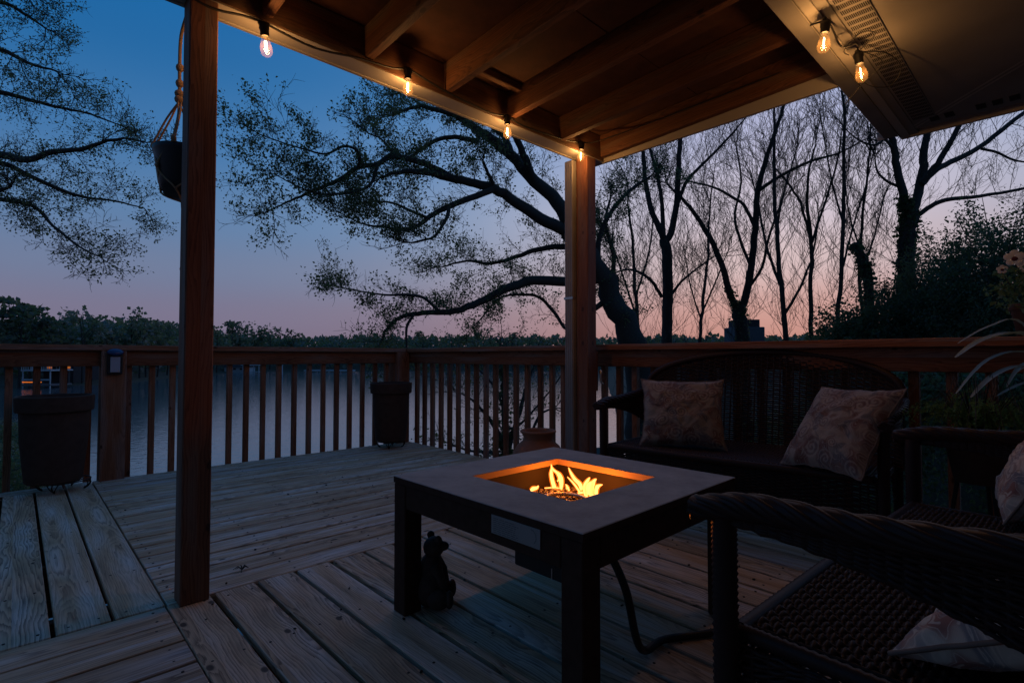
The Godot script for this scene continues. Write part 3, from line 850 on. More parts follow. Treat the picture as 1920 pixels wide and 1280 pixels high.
func pillow(label: String, corner: Vector3, along: Vector3, up: Vector3, w: float, h: float, th: float, sd: int) -> void:
	# corner: lower left corner; along its lower edge; up its face
	along = along.normalized()
	up = (up - along * along.dot(up)).normalized()
	var x := Transform3D(Basis(along, up, along.cross(up)), corner + along * w * 0.5 + up * h * 0.5)
	var root := thing("throw_pillow", label, "pillow", x.origin, 0.0, "paisley throw pillows on the wicker seats")
	root.basis = x.basis
	var nz := FastNoiseLite.new()
	nz.seed = sd
	nz.frequency = 1.0
	nz.fractal_octaves = 3
	var n := 30
	var mb := MB.new()
	var edge := []
	for side in [1, -1]:
		var g := []
		for i in n + 1:
			var row := []
			var s := -1.0 + 2.0 * i / n
			for j in n + 1:
				var t := -1.0 + 2.0 * j / n
				var px := s * w * 0.5 * (1.0 - 0.10 * (1.0 - t * t)) + 0.008 * nz.get_noise_2d(t * 2.0, s + 9.0)
				var py := t * h * 0.5 * (1.0 - 0.10 * (1.0 - s * s)) + 0.008 * nz.get_noise_2d(s * 2.0, t - 9.0)
				var full := pow(maxf((1.0 - s * s) * (1.0 - t * t), 0.0), 0.42)
				var rumple := 0.16 * nz.get_noise_2d(s * 2.2 + side * 5.0, t * 2.2) + 0.10 * nz.get_noise_2d(s * 5.0, t * 5.0 + side * 3.0)
				row.append(Vector3(px, py, side * th * 0.5 * full * (1.0 + rumple)))
			g.append(row)
		mb.sheet(g, 1.0, side < 0)
		if side > 0:
			for i in n + 1: edge.append(g[i][0])
			for j in n + 1: edge.append(g[n][j])
			for i in n + 1: edge.append(g[n - i][n])
			for j in n + 1: edge.append(g[0][n - j])
	part("cover", mb.done(M.paisley if sd < 5 else M.paisley_lit), root)
	var pp := PackedVector3Array(edge)
	var rr := PackedFloat32Array()
	for i in pp.size(): rr.append(0.0035)
	var pb := MB.new()
	pb.tube(pp, rr, 6, false)
	part("piping", pb.done(M.piping), root)

# ---------------------------------------------------------------- string lights
func bulb(at: Vector3, lean: Vector3, label: String, energy: float) -> void:
	var root := thing("string_light_bulb", label, "light bulb", at, 0.0, "filament bulbs strung along the porch eaves")
	var up := (Vector3.UP + lean).normalized()
	var x := up.cross(Vector3.FORWARD).normalized()
	root.basis = Basis(x, up, x.cross(up))
	# origin at the middle of the glass; the socket is above it
	var mb := MB.new()
	mb.lathe([Vector2(0.0, 0.034), Vector2(0.0135, 0.034), Vector2(0.0155, 0.037), Vector2(0.0155, 0.062), Vector2(0.018, 0.064), Vector2(0.018, 0.078), Vector2(0.012, 0.084), Vector2(0.006, 0.09), Vector2(0.0, 0.092)], 20)
	var so := part("socket", mb.done(M.rubber), root)
	mb = MB.new()
	mb.box(Vector3(-0.02, 0.076, -0.007), Vector3(0.02, 0.09, 0.007), 0.003)
	part("cable_clip", mb.done(M.rubber), so)
	mb = MB.new()
	mb.lathe([Vector2(0.0125, 0.035), Vector2(0.0135, 0.024), Vector2(0.0185, 0.008), Vector2(0.0222, -0.008), Vector2(0.0225, -0.018), Vector2(0.019, -0.029), Vector2(0.011, -0.036), Vector2(0.0, -0.038)].duplicate(), 24)
	part("glass", mb.done(M.bulb_glass), root)
	mb = MB.new()
	for a in [-1, 1]: path_tube(mb, [Vector3(a * 0.0035, 0.018, 0), Vector3(a * 0.004, 0.0, 0.001), Vector3(a * 0.003, -0.02, 0)], 0.0017, 6, 3)
	path_tube(mb, [Vector3(-0.003, -0.02, 0), Vector3(0, -0.0225, 0), Vector3(0.003, -0.02, 0)], 0.0017, 6, 3)
	path_tube(mb, [Vector3(-0.0035, 0.018, 0), Vector3(0, 0.02, 0.001), Vector3(0.0035, 0.018, 0)], 0.0017, 6, 3)
	part("filament", mb.done(M.filament), root)
	mb = MB.new()
	mb.lathe([Vector2(0.0, 0.02), Vector2(0.004, 0.022), Vector2(0.006, 0.036)], 12)
	part("filament_stem", mb.done(M.stem_glass), root)
	var l := OmniLight3D.new()
	l.name = "bulb_light"
	l.light_color = Color(1.0, 0.70, 0.39)
	l.light_energy = energy
	l.light_size = 0.008
	l.omni_range = 12.0
	l.omni_attenuation = 2.0
	l.shadow_enabled = true
	root.add_child(l, true)

func flame(mb: MB, pts: Array, radii: Array, flat: float, sd: int) -> void:
	var s := smooth_path(pts, radii, 6, 0.0, sd)
	mb.tube(s[0], s[1], 12, true, flat)

func pot_stand(label: String, at: Vector3, r: float, turn: float) -> void:
	var root := thing("pot_stand", label, "plant stand", at, turn, "scrolled wire pot stands")
	var mb := MB.new()
	for rr in [r, r * 0.72]:
		var ring := []
		for k in 25: ring.append(Vector3(cos(TAU * k / 24.0) * rr, 0.062, sin(TAU * k / 24.0) * rr))
		path_tube(mb, ring, 0.004, 6, 2)
	part("ring", mb.done(M.iron), root)
	for k in 4:
		var g := TAU * (k + 0.5) / 4.0
		var d := Vector3(cos(g), 0, sin(g))
		mb = MB.new()
		path_tube(mb, [d * r * 0.98 + Vector3(0, 0.064, 0), d * (r * 1.06) + Vector3(0, 0.045, 0), d * (r * 0.96) + Vector3(0, 0.02, 0), d * (r * 0.8) + Vector3(0, 0.006, 0), d * (r * 0.86) + Vector3(0, 0.018, 0)], 0.0045, 6, 4)
		var t := d.cross(Vector3.UP) * 0.03
		path_tube(mb, [d * r * 0.98 + t + Vector3(0, 0.062, 0), d * (r * 0.99) + t * 0.5 + Vector3(0, 0.035, 0), d * (r * 0.84) + Vector3(0, 0.006, 0)], 0.003, 5, 4)
		path_tube(mb, [d * r * 0.98 - t + Vector3(0, 0.062, 0), d * (r * 0.99) - t * 0.5 + Vector3(0, 0.035, 0), d * (r * 0.84) + Vector3(0, 0.006, 0)], 0.003, 5, 4)
		part("leg", mb.done(M.iron), root)

func planter(label: String, at: Vector3, top: float, bottom: float, height: float) -> void:
	var root := thing("planter_pot", label, "plant pot", at, 0.0, "large dark plastic flower pots")
	var mb := MB.new()
	mb.lathe([Vector2(0, 0), Vector2(bottom - 0.01, 0), Vector2(bottom, 0.01), Vector2(lerpf(bottom, top, 0.5), height * 0.5), Vector2(top - 0.02, height - 0.1)], 48)
	part("body", mb.done(M.pot), root)
	mb = MB.new()
	mb.lathe([Vector2(top - 0.022, height - 0.1), Vector2(top - 0.004, height - 0.096), Vector2(top, height - 0.09), Vector2(top + 0.004, height - 0.008), Vector2(top, height), Vector2(top - 0.014, height), Vector2(top - 0.018, height - 0.012), Vector2(top - 0.03, height - 0.08)], 48)
	part("rim", mb.done(M.pot), root)
	mb = MB.new()
	var g := []
	var nz := FastNoiseLite.new()
	nz.frequency = 9.0
	for i in 9:
		var row := []
		for k in 25:
			var a := -TAU * k / 24.0
			var r := (top - 0.028) * i / 8.0
			row.append(Vector3(cos(a) * r, height - 0.075 + 0.012 * nz.get_noise_2d(cos(a) * r, sin(a) * r), sin(a) * r))
		g.append(row)
	mb.sheet(g, 2.0, false)
	part("potting_soil", mb.done(M.soil), root)

func blade(mb: MB, p: Array, w: float) -> void:
	# a folded, tapering leaf along a path
	var rr := []
	for i in p.size(): rr.append(0.0)
	var s := smooth_path(p, rr, 5, 0.0, 1)
	var path: PackedVector3Array = s[0]
	var g := []
	var m := path.size()
	for i in m:
		var d := (path[mini(i + 1, m - 1)] - path[maxi(i - 1, 0)]).normalized()
		var x := d.cross(Vector3.UP).normalized()
		var u := x.cross(d)
		var f := float(i) / (m - 1)
		var ww := w * pow(sin(PI * clampf(f * 0.9 + 0.06, 0.0, 1.0)), 0.7)
		g.append([path[i] - x * ww + u * ww * 0.35, path[i], path[i] + x * ww + u * ww * 0.35])
	mb.sheet(g)

# ---------------------------------------------------------------- railing
func railing_run(root: Node3D, along_x: bool, fixed: float, from: float, to: float, balusters: Array, outward: float) -> void:
	# fixed: the deck edge; outward: sign of the outside
	var put := func(lo_a: float, hi_a: float, lo_o: float, hi_o: float, lo_y: float, hi_y: float, called: String, m: Material, bev: float) -> void:
		var a := fixed + outward * lo_o
		var b := fixed + outward * hi_o
		var lo := Vector3(lo_a, lo_y, minf(a, b)) if along_x else Vector3(minf(a, b), lo_y, lo_a)
		var hi := Vector3(hi_a, hi_y, maxf(a, b)) if along_x else Vector3(maxf(a, b), hi_y, hi_a)
		part(called, board(lo, hi, m, bev), root)
	put.call(from, to, -0.045, 0.095, 0.878, 0.916, "rail_cap", M.rail_wood[0], 0.004)
	put.call(from, to, -0.002, 0.036, 0.772, 0.8765, "rail_board", M.rail_wood[1], 0.003)
	for i in balusters.size():
		var c: float = balusters[i]
		put.call(c - 0.019 + rng.randf_range(-0.002, 0.002), c + 0.019, 0.038, 0.076, -0.24, 0.876, "baluster", M.rail_wood[i % 3], 0.004)

func _ready() -> void:
	rng.seed = 20
	# camera
	var cam := Camera3D.new()
	cam.name = "camera"
	cam.fov = 65.76
	cam.near = 0.05
	cam.far = 5000.0
	add_child(cam)
	var yaw := 0.8163
	var pitch := 0.0277
	var look := Vector3(cos(yaw) * cos(pitch), sin(pitch), -sin(yaw) * cos(pitch))
	cam.look_at_from_position(Vector3(0, 0.84, 0), Vector3(0, 0.84, 0) + look, Vector3.UP)
	cam.current = true
	# dusk sky, the sun already below the horizon: no direct sunlight left
	var env := Environment.new()
	env.background_mode = Environment.BG_SKY
	var sky := Sky.new()
	var sm := PanoramaSkyMaterial.new()
	sm.panorama = sky_texture()
	sky.sky_material = sm
	env.sky = sky
	env.background_energy_multiplier = 1.0
	env.tonemap_mode = Environment.TONE_MAPPER_LINEAR
	env.tonemap_exposure = 1.0
	env.sdfgi_enabled = true
	env.ssao_enabled = true
	env.ssil_enabled = true
	var we := WorldEnvironment.new()
	we.name = "world_environment"
	we.environment = env
	add_child(we)
	hill_noise.seed = 5
	hill_noise.frequency = 0.02
	materials()
	landscape()
	deck()
	porch()
	house()
	furniture()
	plants()
	lights()
	far_shore()
	near_trees()
	small_things()

func materials() -> void:
	var e := Color(0.75, 0.52, 0.325)
	var l := Color(0.19, 0.115, 0.07)
	var decks := []
	for k in 4:
		var im := wood_images(11 + k * 5, 192, 1280, e, l, 0.24, [150.0, 210.0, 165.0, 125.0][k], [1, 0, 2, 1][k], [1.25, 0.8, 1.05, 0.95][k])
		decks.append(wood_mat(im, lin(1, 1, 1), 0.78, 0.12))
		decks.append(wood_mat(im, lin(0.80, 0.80, 0.83), 0.82, 0.12))
		decks.append(wood_mat(im, lin(0.92, 0.87, 0.80), 0.75, 0.12))
	M.deck = decks
	var red := wood_images(71, 160, 1024, Color(0.25, 0.115, 0.055), Color(0.11, 0.045, 0.022), 0.06, 170.0, 2)
	var red2 := wood_images(83, 160, 1024, Color(0.24, 0.11, 0.055), Color(0.12, 0.048, 0.024), 0.08, 220.0, 1)
	var rl := wood_images(91, 160, 1024, Color(0.36, 0.155, 0.085), Color(0.17, 0.062, 0.034), 0.05, 170.0, 2)
	var rl2 := wood_images(97, 160, 1024, Color(0.33, 0.15, 0.085), Color(0.18, 0.066, 0.036), 0.08, 230.0, 1)
	M.post_wood = wood_mat(rl, lin(0.62, 0.56, 0.52), 0.75, 0.04)
	M.rail_wood = [wood_mat(rl, lin(0.95, 0.88, 0.84), 0.8, 0.05), wood_mat(rl, lin(0.72, 0.64, 0.60), 0.8, 0.05), wood_mat(rl2, lin(0.98, 0.9, 0.86), 0.8, 0.05)]
	for rm in M.rail_wood: rm.metallic_specular = 0.25
	M.roof_wood = [wood_mat(red, lin(0.62, 0.50, 0.38), 0.75, 0.04), wood_mat(red2, lin(0.56, 0.45, 0.34), 0.75, 0.04)]
	M.ply = tri_mat(mottle(3, 256, 0.02, Color(0.085, 0.030, 0.012), Color(0.040, 0.014, 0.006), 0.7), 1.2, 0.85)
	M.white_trim = tri_mat(mottle(4, 256, 0.01, Color(0.31, 0.29, 0.26), Color(0.38, 0.36, 0.33)), 0.7, 0.5)
	M.soffit = tri_mat(mottle(6, 256, 0.012, Color(0.175, 0.165, 0.16), Color(0.235, 0.225, 0.215)), 0.6, 0.6)
	M.gutter = tri_mat(mottle(8, 256, 0.015, Color(0.19, 0.18, 0.175), Color(0.27, 0.26, 0.25)), 0.8, 0.45)
	M.vent_dark = mat(lin(0.012, 0.011, 0.011), 0.9)
	M.siding = tri_mat(mottle(9, 256, 0.015, Color(0.42, 0.40, 0.36), Color(0.5, 0.48, 0.44)), 0.6, 0.7)
	M.shingle = tri_mat(mottle(10, 256, 0.06, Color(0.03, 0.03, 0.032), Color(0.08, 0.075, 0.07)), 0.8, 0.95)
	M.table_top = tri_mat(mottle(12, 512, 0.012, Color(0.27, 0.252, 0.24), Color(0.44, 0.41, 0.39), 0.75), 0.9, 0.55)
	M.table_body = tri_mat(mottle(13, 256, 0.05, Color(0.046, 0.023, 0.016), Color(0.068, 0.036, 0.026)), 2.0, 0.65)
	M.table_liner = mat(lin(0.36, 0.23, 0.13), 0.6)
	M.pan = mat(lin(0.011, 0.006, 0.004), 0.8)
	M.steel = mat(lin(0.5, 0.48, 0.46), 0.35, 0.9)
	M.plate = mat(lin(0.30, 0.275, 0.255), 0.6, 0.0)
	M.print = mat(lin(0.13, 0.13, 0.13), 0.7)
	M.black_box = mat(lin(0.012, 0.011, 0.011), 0.6)
	M.rubber = mat(lin(0.012, 0.011, 0.010), 0.55)
	M.wicker = mat(lin(0.036, 0.019, 0.016), 0.45, 0.0, 0.3)
	M.table_body.metallic_specular = 0.22
	M.table_top.metallic_specular = 0.3
	M.pot = tri_mat(mottle(15, 256, 0.05, Color(0.056, 0.032, 0.025), Color(0.085, 0.052, 0.042)), 1.4, 0.55)
	M.pot.metallic_specular = 0.2
	M.soil = tri_mat(mottle(16, 256, 0.12, Color(0.012, 0.009, 0.007), Color(0.04, 0.03, 0.022)), 3.0, 0.95, false, 0.6)
	M.iron = mat(lin(0.015, 0.014, 0.013), 0.5, 0.4)
	M.terracotta = tri_mat(mottle(17, 256, 0.03, Color(0.22, 0.085, 0.045), Color(0.32, 0.14, 0.08)), 1.5, 0.85)
	M.statue = tri_mat(mottle(18, 256, 0.06, Color(0.040, 0.024, 0.018), Color(0.085, 0.052, 0.040)), 3.0, 0.8, false, 0.4)
	M.rope = tri_mat(mottle(19, 128, 0.15, Color(0.30, 0.18, 0.10), Color(0.45, 0.30, 0.18)), 12.0, 0.9)
	M.hanging_pot = mat(lin(0.016, 0.014, 0.015), 0.5)
	M.bark = tri_mat(mottle(21, 256, 0.05, Color(0.022, 0.020, 0.018), Color(0.075, 0.066, 0.058), 0.7), 2.2, 0.95, true, 1.2)
	M.soil_bank = tri_mat(mottle(22, 512, 0.03, Color(0.030, 0.028, 0.018), Color(0.085, 0.072, 0.045), 0.65), 0.22, 0.95, true)
	var gl := mat(Color(1.0, 0.86, 0.66, 0.012), 0.02, 0.0, 0.16)
	gl.transparency = BaseMaterial3D.TRANSPARENCY_ALPHA
	M.bulb_glass = gl
	var sg := mat(Color(1.0, 0.8, 0.5, 0.02), 0.05, 0.0, 0.2)
	sg.transparency = BaseMaterial3D.TRANSPARENCY_ALPHA
	M.stem_glass = sg
	M.filament = glow(Color(1.0, 0.86, 0.60), 9.0)
	var fm := glow(Color(1.0, 0.78, 0.42), 3.4)
	fm.transparency = BaseMaterial3D.TRANSPARENCY_ALPHA
	fm.albedo_color = Color(0.1, 0.05, 0.02, 0.62)
	fm.roughness = 1.0
	M.flame_core = fm
	var fe := glow(Color(1.0, 0.42, 0.06), 2.2)
	fe.transparency = BaseMaterial3D.TRANSPARENCY_ALPHA
	fe.albedo_color = Color(0.1, 0.04, 0.01, 0.32)
	fe.roughness = 1.0
	M.flame_edge = fe
	M.fire_glass = mat(lin(0.16, 0.12, 0.09), 0.08, 0.0, 0.9)
	M.fire_glass_dark = mat(lin(0.03, 0.022, 0.018), 0.06, 0.0, 0.9)
	M.paisley_lit = paisley()  # same fabric brightened in colour, as light falling on the foreground pillows
	M.paisley = M.paisley_lit.duplicate()
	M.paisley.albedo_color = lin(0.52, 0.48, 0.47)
	M.piping = mat(lin(0.19, 0.14, 0.115), 0.9)
	# foliage; far shore colours are raised to stand in for haze
	for a in [["spring", 0.060, 0.066, 0.022, 0.62], ["dark", 0.022, 0.040, 0.026, 0.55], ["ivy", 0.022, 0.040, 0.016, 0.9], ["bud", 0.06, 0.045, 0.03, 0.5], ["ground", 0.045, 0.066, 0.034, 0.8], ["far_pine", 0.048, 0.058, 0.048, 0.9], ["far_green", 0.12, 0.125, 0.08, 0.9], ["far_tan", 0.18, 0.15, 0.12, 0.9], ["far_grey", 0.13, 0.127, 0.118, 0.9], ["fern", 0.09, 0.17, 0.03, 0.4], ["pansy", 0.03, 0.06, 0.02, 0.7]]:
		var m := mat(lin(a[1], a[2], a[3]), 0.65)
		m.backlight_enabled = true
		m.backlight = Color(0.45, 0.5, 0.3)
		leaf_mesh[a[0]] = leaf(m, a[4])
	var gr := mat(lin(0.22, 0.25, 0.22), 0.5)
	gr.backlight_enabled = true
	gr.backlight = Color(0.5, 0.55, 0.45)
	M.grass_leaf = gr
	M.petal = mat(lin(0.52, 0.56, 0.60), 0.8)
	M.petal_dark = mat(lin(0.07, 0.012, 0.03), 0.8)
	M.solar_panel = mat(lin(0.010, 0.035, 0.12), 0.25)
	M.lens = mat(lin(0.34, 0.34, 0.40), 0.35)

func glow(c: Color, k: float) -> StandardMaterial3D:
	var m := mat(Color(0.02, 0.02, 0.02), 0.9)
	m.emission_enabled = true
	m.emission = c
	m.emission_energy_multiplier = k
	return m

func paisley() -> StandardMaterial3D:
	var n1 := FastNoiseLite.new()
	n1.seed = 31
	n1.frequency = 1.0
	n1.fractal_octaves = 2
	var n2 := FastNoiseLite.new()
	n2.seed = 32
	n2.frequency = 1.0
	n2.fractal_octaves = 3
	var r := RandomNumberGenerator.new()
	r.seed = 5
	var curls := []
	for k in 22: curls.append([Vector2(r.randf(), r.randf()), r.randf_range(0.05, 0.12), r.randf() * TAU, 1.0 if r.randf() < 0.5 else -1.0])
	var s := 384
	var im := Image.create(s, s, false, Image.FORMAT_RGB8)
	var cream := Color(0.60, 0.51, 0.42)
	var rose := Color(0.33, 0.155, 0.125)
	var grey := Color(0.22, 0.22, 0.24)
	for y in s:
		for x in s:
			var p := Vector2(x, y) / s
			var w := p + Vector2(n1.get_noise_2d(p.x * 4.0, p.y * 4.0), n1.get_noise_2d(p.x * 4.0 + 30.0, p.y * 4.0)) * 0.13
			var band := sin((n2.get_noise_2d(w.x * 3.0, w.y * 3.0) * 3.0 + w.x * 0.8 + w.y * 0.5) * 9.0)
			var c := cream.lerp(rose, smoothstep(0.0, 0.8, n1.get_noise_2d(w.x * 3.4 + 9.0, w.y * 3.4) + 0.35))
			c = c.lerp(grey, smoothstep(0.1, 0.5, n1.get_noise_2d(w.x * 4.2 - 20.0, w.y * 4.2)) * 0.8)
			c = c.lerp(cream * 1.15, smoothstep(0.72, 0.95, band) * 0.8)
			for k in curls:
				var d: Vector2 = p - k[0]
				var q: float = d.length() / k[1]
				if q < 1.15:
					var sp := sin(q * 15.0 + k[3] * d.angle() + k[2])
					c = c.lerp(cream * 1.1 if sp > 0.0 else rose.lerp(grey, 0.4), smoothstep(0.15, 0.7, absf(sp)) * smoothstep(1.15, 0.75, q) * 0.62)
			c = c * (0.94 + 0.10 * ((x + y * 3) % 4) / 4.0)
			im.set_pixel(x, y, Color(c.r, c.g, c.b).linear_to_srgb())
	var m := mat(Color.WHITE, 0.95)
	m.albedo_texture = tex(im)
	m.rim_enabled = true
	m.rim = 0.3
	return m

func landscape() -> void:
	# one sheet of ground from under the deck to the horizon
	var mb := MB.new()
	var g := []
	var rings := 90
	var spokes := 240
	for i in rings + 1:
		var row := []
		var r := 1.0 * pow(1.092, i) - 1.0
		for k in spokes + 1:
			var a := TAU * k / spokes
			var p := Vector3(cos(a) * r, 0, -sin(a) * r)
			p.y = ground_height(p)
			row.append(p)
		g.append(row)
	mb.sheet(g, 1.0)
	struct("ground", mb.done(M.soil_bank))
	var wm := mat(lin(0.10, 0.112, 0.122), 0.12, 0.0, 0.7)
	var nt := NoiseTexture2D.new()
	nt.width = 512
	nt.height = 512
	nt.seamless = true
	nt.as_normal_map = true
	nt.bump_strength = 3.0
	var wn := FastNoiseLite.new()
	wn.seed = 3
	wn.frequency = 0.02
	wn.fractal_octaves = 4
	nt.noise = wn
	wm.normal_enabled = true
	wm.normal_texture = nt
	wm.normal_scale = 0.26
	wm.uv1_triplanar = true
	wm.uv1_world_triplanar = true
	wm.uv1_scale = Vector3(0.14, 0.14, 0.14)
	var pm := MB.new()
	var y := -4.07
	pm.quad(Vector3(-700, y, 300), Vector3(900, y, 300), Vector3(900, y, -900), Vector3(-700, y, -900))
	struct("water", pm.done(wm))

func deck() -> void:
	var root := struct("deck")
	var p := 0.1455
	var top := 0.0
	var th := -0.026
	var us := 0.385
	var vs := -2.11
	var k := 0
	var add := func(lo: Vector3, hi: Vector3, la: int) -> void:
		var m: Material = M.deck[rng.randi() % 12]
		var dy := rng.randf_range(-0.0015, 0.001)
		part("board", board(lo + Vector3(0, dy, 0), hi + Vector3(0, dy, 0), m, 0.0025, la), root)
	# under the roof, on the right: boards running towards the house
	for i in 17:
		var a := us + i * p
		add.call(Vector3(a, th, vs + 0.005), Vector3(minf(a + p - rng.randf_range(0.013, 0.018), 2.85), top, 0.85), 2)
	# open end, right of the seam: boards running along the lake railing
	for i in 17:
		var b := vs - i * p
		var lo := maxf(b - p + rng.randf_range(0.008, 0.014), -4.54)
		if lo < b - 0.03: add.call(Vector3(us + 0.005, th, lo), Vector3(2.845, top, b - 0.002), 0)
	# open end, left of the seam
	for i in 12:
		var a := us - i * p
		add.call(Vector3(a - p + rng.randf_range(0.009, 0.012), th, -4.36 if i > 2 else (-4.54 if i < 1 else -4.40)), Vector3(a - 0.002, top, vs - 0.005), 2)
	add.call(Vector3(us - 12 * p, th, -4.535), Vector3(us - p - 0.006, top, -4.405), 0)
	# under the roof, left of the seam
	for i in 20:
		var b := vs + i * p
		add.call(Vector3(us - 12 * p, th, b + 0.003), Vector3(us - 0.004, top, b + p - 0.008), 0)
	# pairs of screw heads over each joist
	var xs := []
	for i in 17:
		for j in 7:
			for e in [0.03, 0.105]: xs.append(Transform3D(Basis.IDENTITY, Vector3(us + i * p + e + rng.randf_range(-0.006, 0.006), 0.0008, vs + 0.05 + j * 0.42 + rng.randf_range(-0.008, 0.008))))
			for e in [0.03, 0.105]: xs.append(Transform3D(Basis.IDENTITY, Vector3(us + 0.04 + j * 0.40 + rng.randf_range(-0.008, 0.008), 0.0008, vs - i * p - e + rng.randf_range(-0.006, 0.006))))
	for i in 8:
		for j in 7:
			for e in [0.03, 0.105]:
				xs.append(Transform3D(Basis.IDENTITY, Vector3(us - i * p - e, 0.0008, vs - 0.05 - j * 0.38 + rng.randf_range(-0.008, 0.008))))
				xs.append(Transform3D(Basis.IDENTITY, Vector3(us - 0.05 - j * 0.4 + rng.randf_range(-0.008, 0.008), 0.0008, vs + i * p + e)))
	var head := MB.new()
	head.lathe([Vector2(0.0042, -0.002), Vector2(0.0042, 0.0), Vector2(0.0, 0.0004)], 8)
	multi("screws", head.done(mat(lin(0.03, 0.022, 0.018), 0.6, 0.4)), xs, root)
	# joists and rim below
	for i in 9:
		var u := -1.3 + i * 0.5
		part("joist", board(Vector3(u, -0.24, -4.5), Vector3(u + 0.038, -0.029, 0.8), M.rail_wood[1]), root)
	for i in 8:
		var b := -4.2 + i * 0.62
		part("joist", board(Vector3(-1.36, -0.245, b), Vector3(2.8, -0.032, b + 0.036), M.rail_wood[1]), root)
	part("rim_board", board(Vector3(-1.38, -0.26, -4.53), Vector3(2.83, -0.028, -4.495), M.rail_wood[0]), root)
	part("rim_board", board(Vector3(2.80, -0.26, -4.49), Vector3(2.838, -0.028, 0.85), M.rail_wood[0]), root)
	for q in [Vector2(-1.2, -4.4), Vector2(1.0, -4.4), Vector2(2.7, -4.4), Vector2(2.7, -1.8), Vector2(0.4, -1.8), Vector2(2.7, 0.6)]:
		part("support_post", board(Vector3(q.x, ground_height(Vector3(q.x, 0, q.y)) - 0.3, q.y), Vector3(q.x + 0.14, -0.25, q.y + 0.14), M.rail_wood[1]), root)
	# railings
	var lr := thing("deck_railing", "dark wooden railing along the lake edge of the deck", "railing", Vector3.ZERO, 0.0, "")
	var bl := []
	for u in [-1.27, -1.14, -1.01, -0.88, -0.75, -0.62, -0.49, -0.36, -0.23, -0.03, 0.10, 0.232, 0.361, 0.583, 0.722, 0.85, 0.972, 1.095, 1.236, 1.361, 1.489, 1.617, 1.745, 1.873, 2.0, 2.126, 2.252, 2.379, 2.509, 2.63]: bl.append(u)
	railing_run(lr, true, -4.531, -1.4, 2.79, bl, -1.0)
	part("rail_post", board(Vector3(0.42, -0.24, -4.63), Vector3(0.56, 0.8775, -4.49), M.rail_wood[2]), lr)
	part("rail_post", board(Vector3(2.69, -0.24, -4.67), Vector3(2.83, 0.8775, -4.485), M.rail_wood[0]), lr)
	var rr := thing("deck_railing", "dark wooden railing behind the loveseat at the right edge of the deck", "railing", Vector3.ZERO, 0.0, "")
	bl = []
	for v in [-4.45, -4.319, -4.184, -4.046, -3.912, -3.785, -3.654, -3.529, -3.401, -3.279, -3.155, -3.033, -2.904, -2.767, -2.647, -2.533, -2.40, -2.29, -2.17, -2.047, -1.925, -1.789, -1.66, -1.53, -1.40, -1.27, -1.14, -1.01, -0.88, -0.75, -0.615, -0.484, -0.355, -0.23, -0.10, 0.03, 0.16, 0.29, 0.42, 0.55]: bl.append(v)
	railing_run(rr, false, 2.841, -4.626, 0.7, bl, 1.0)

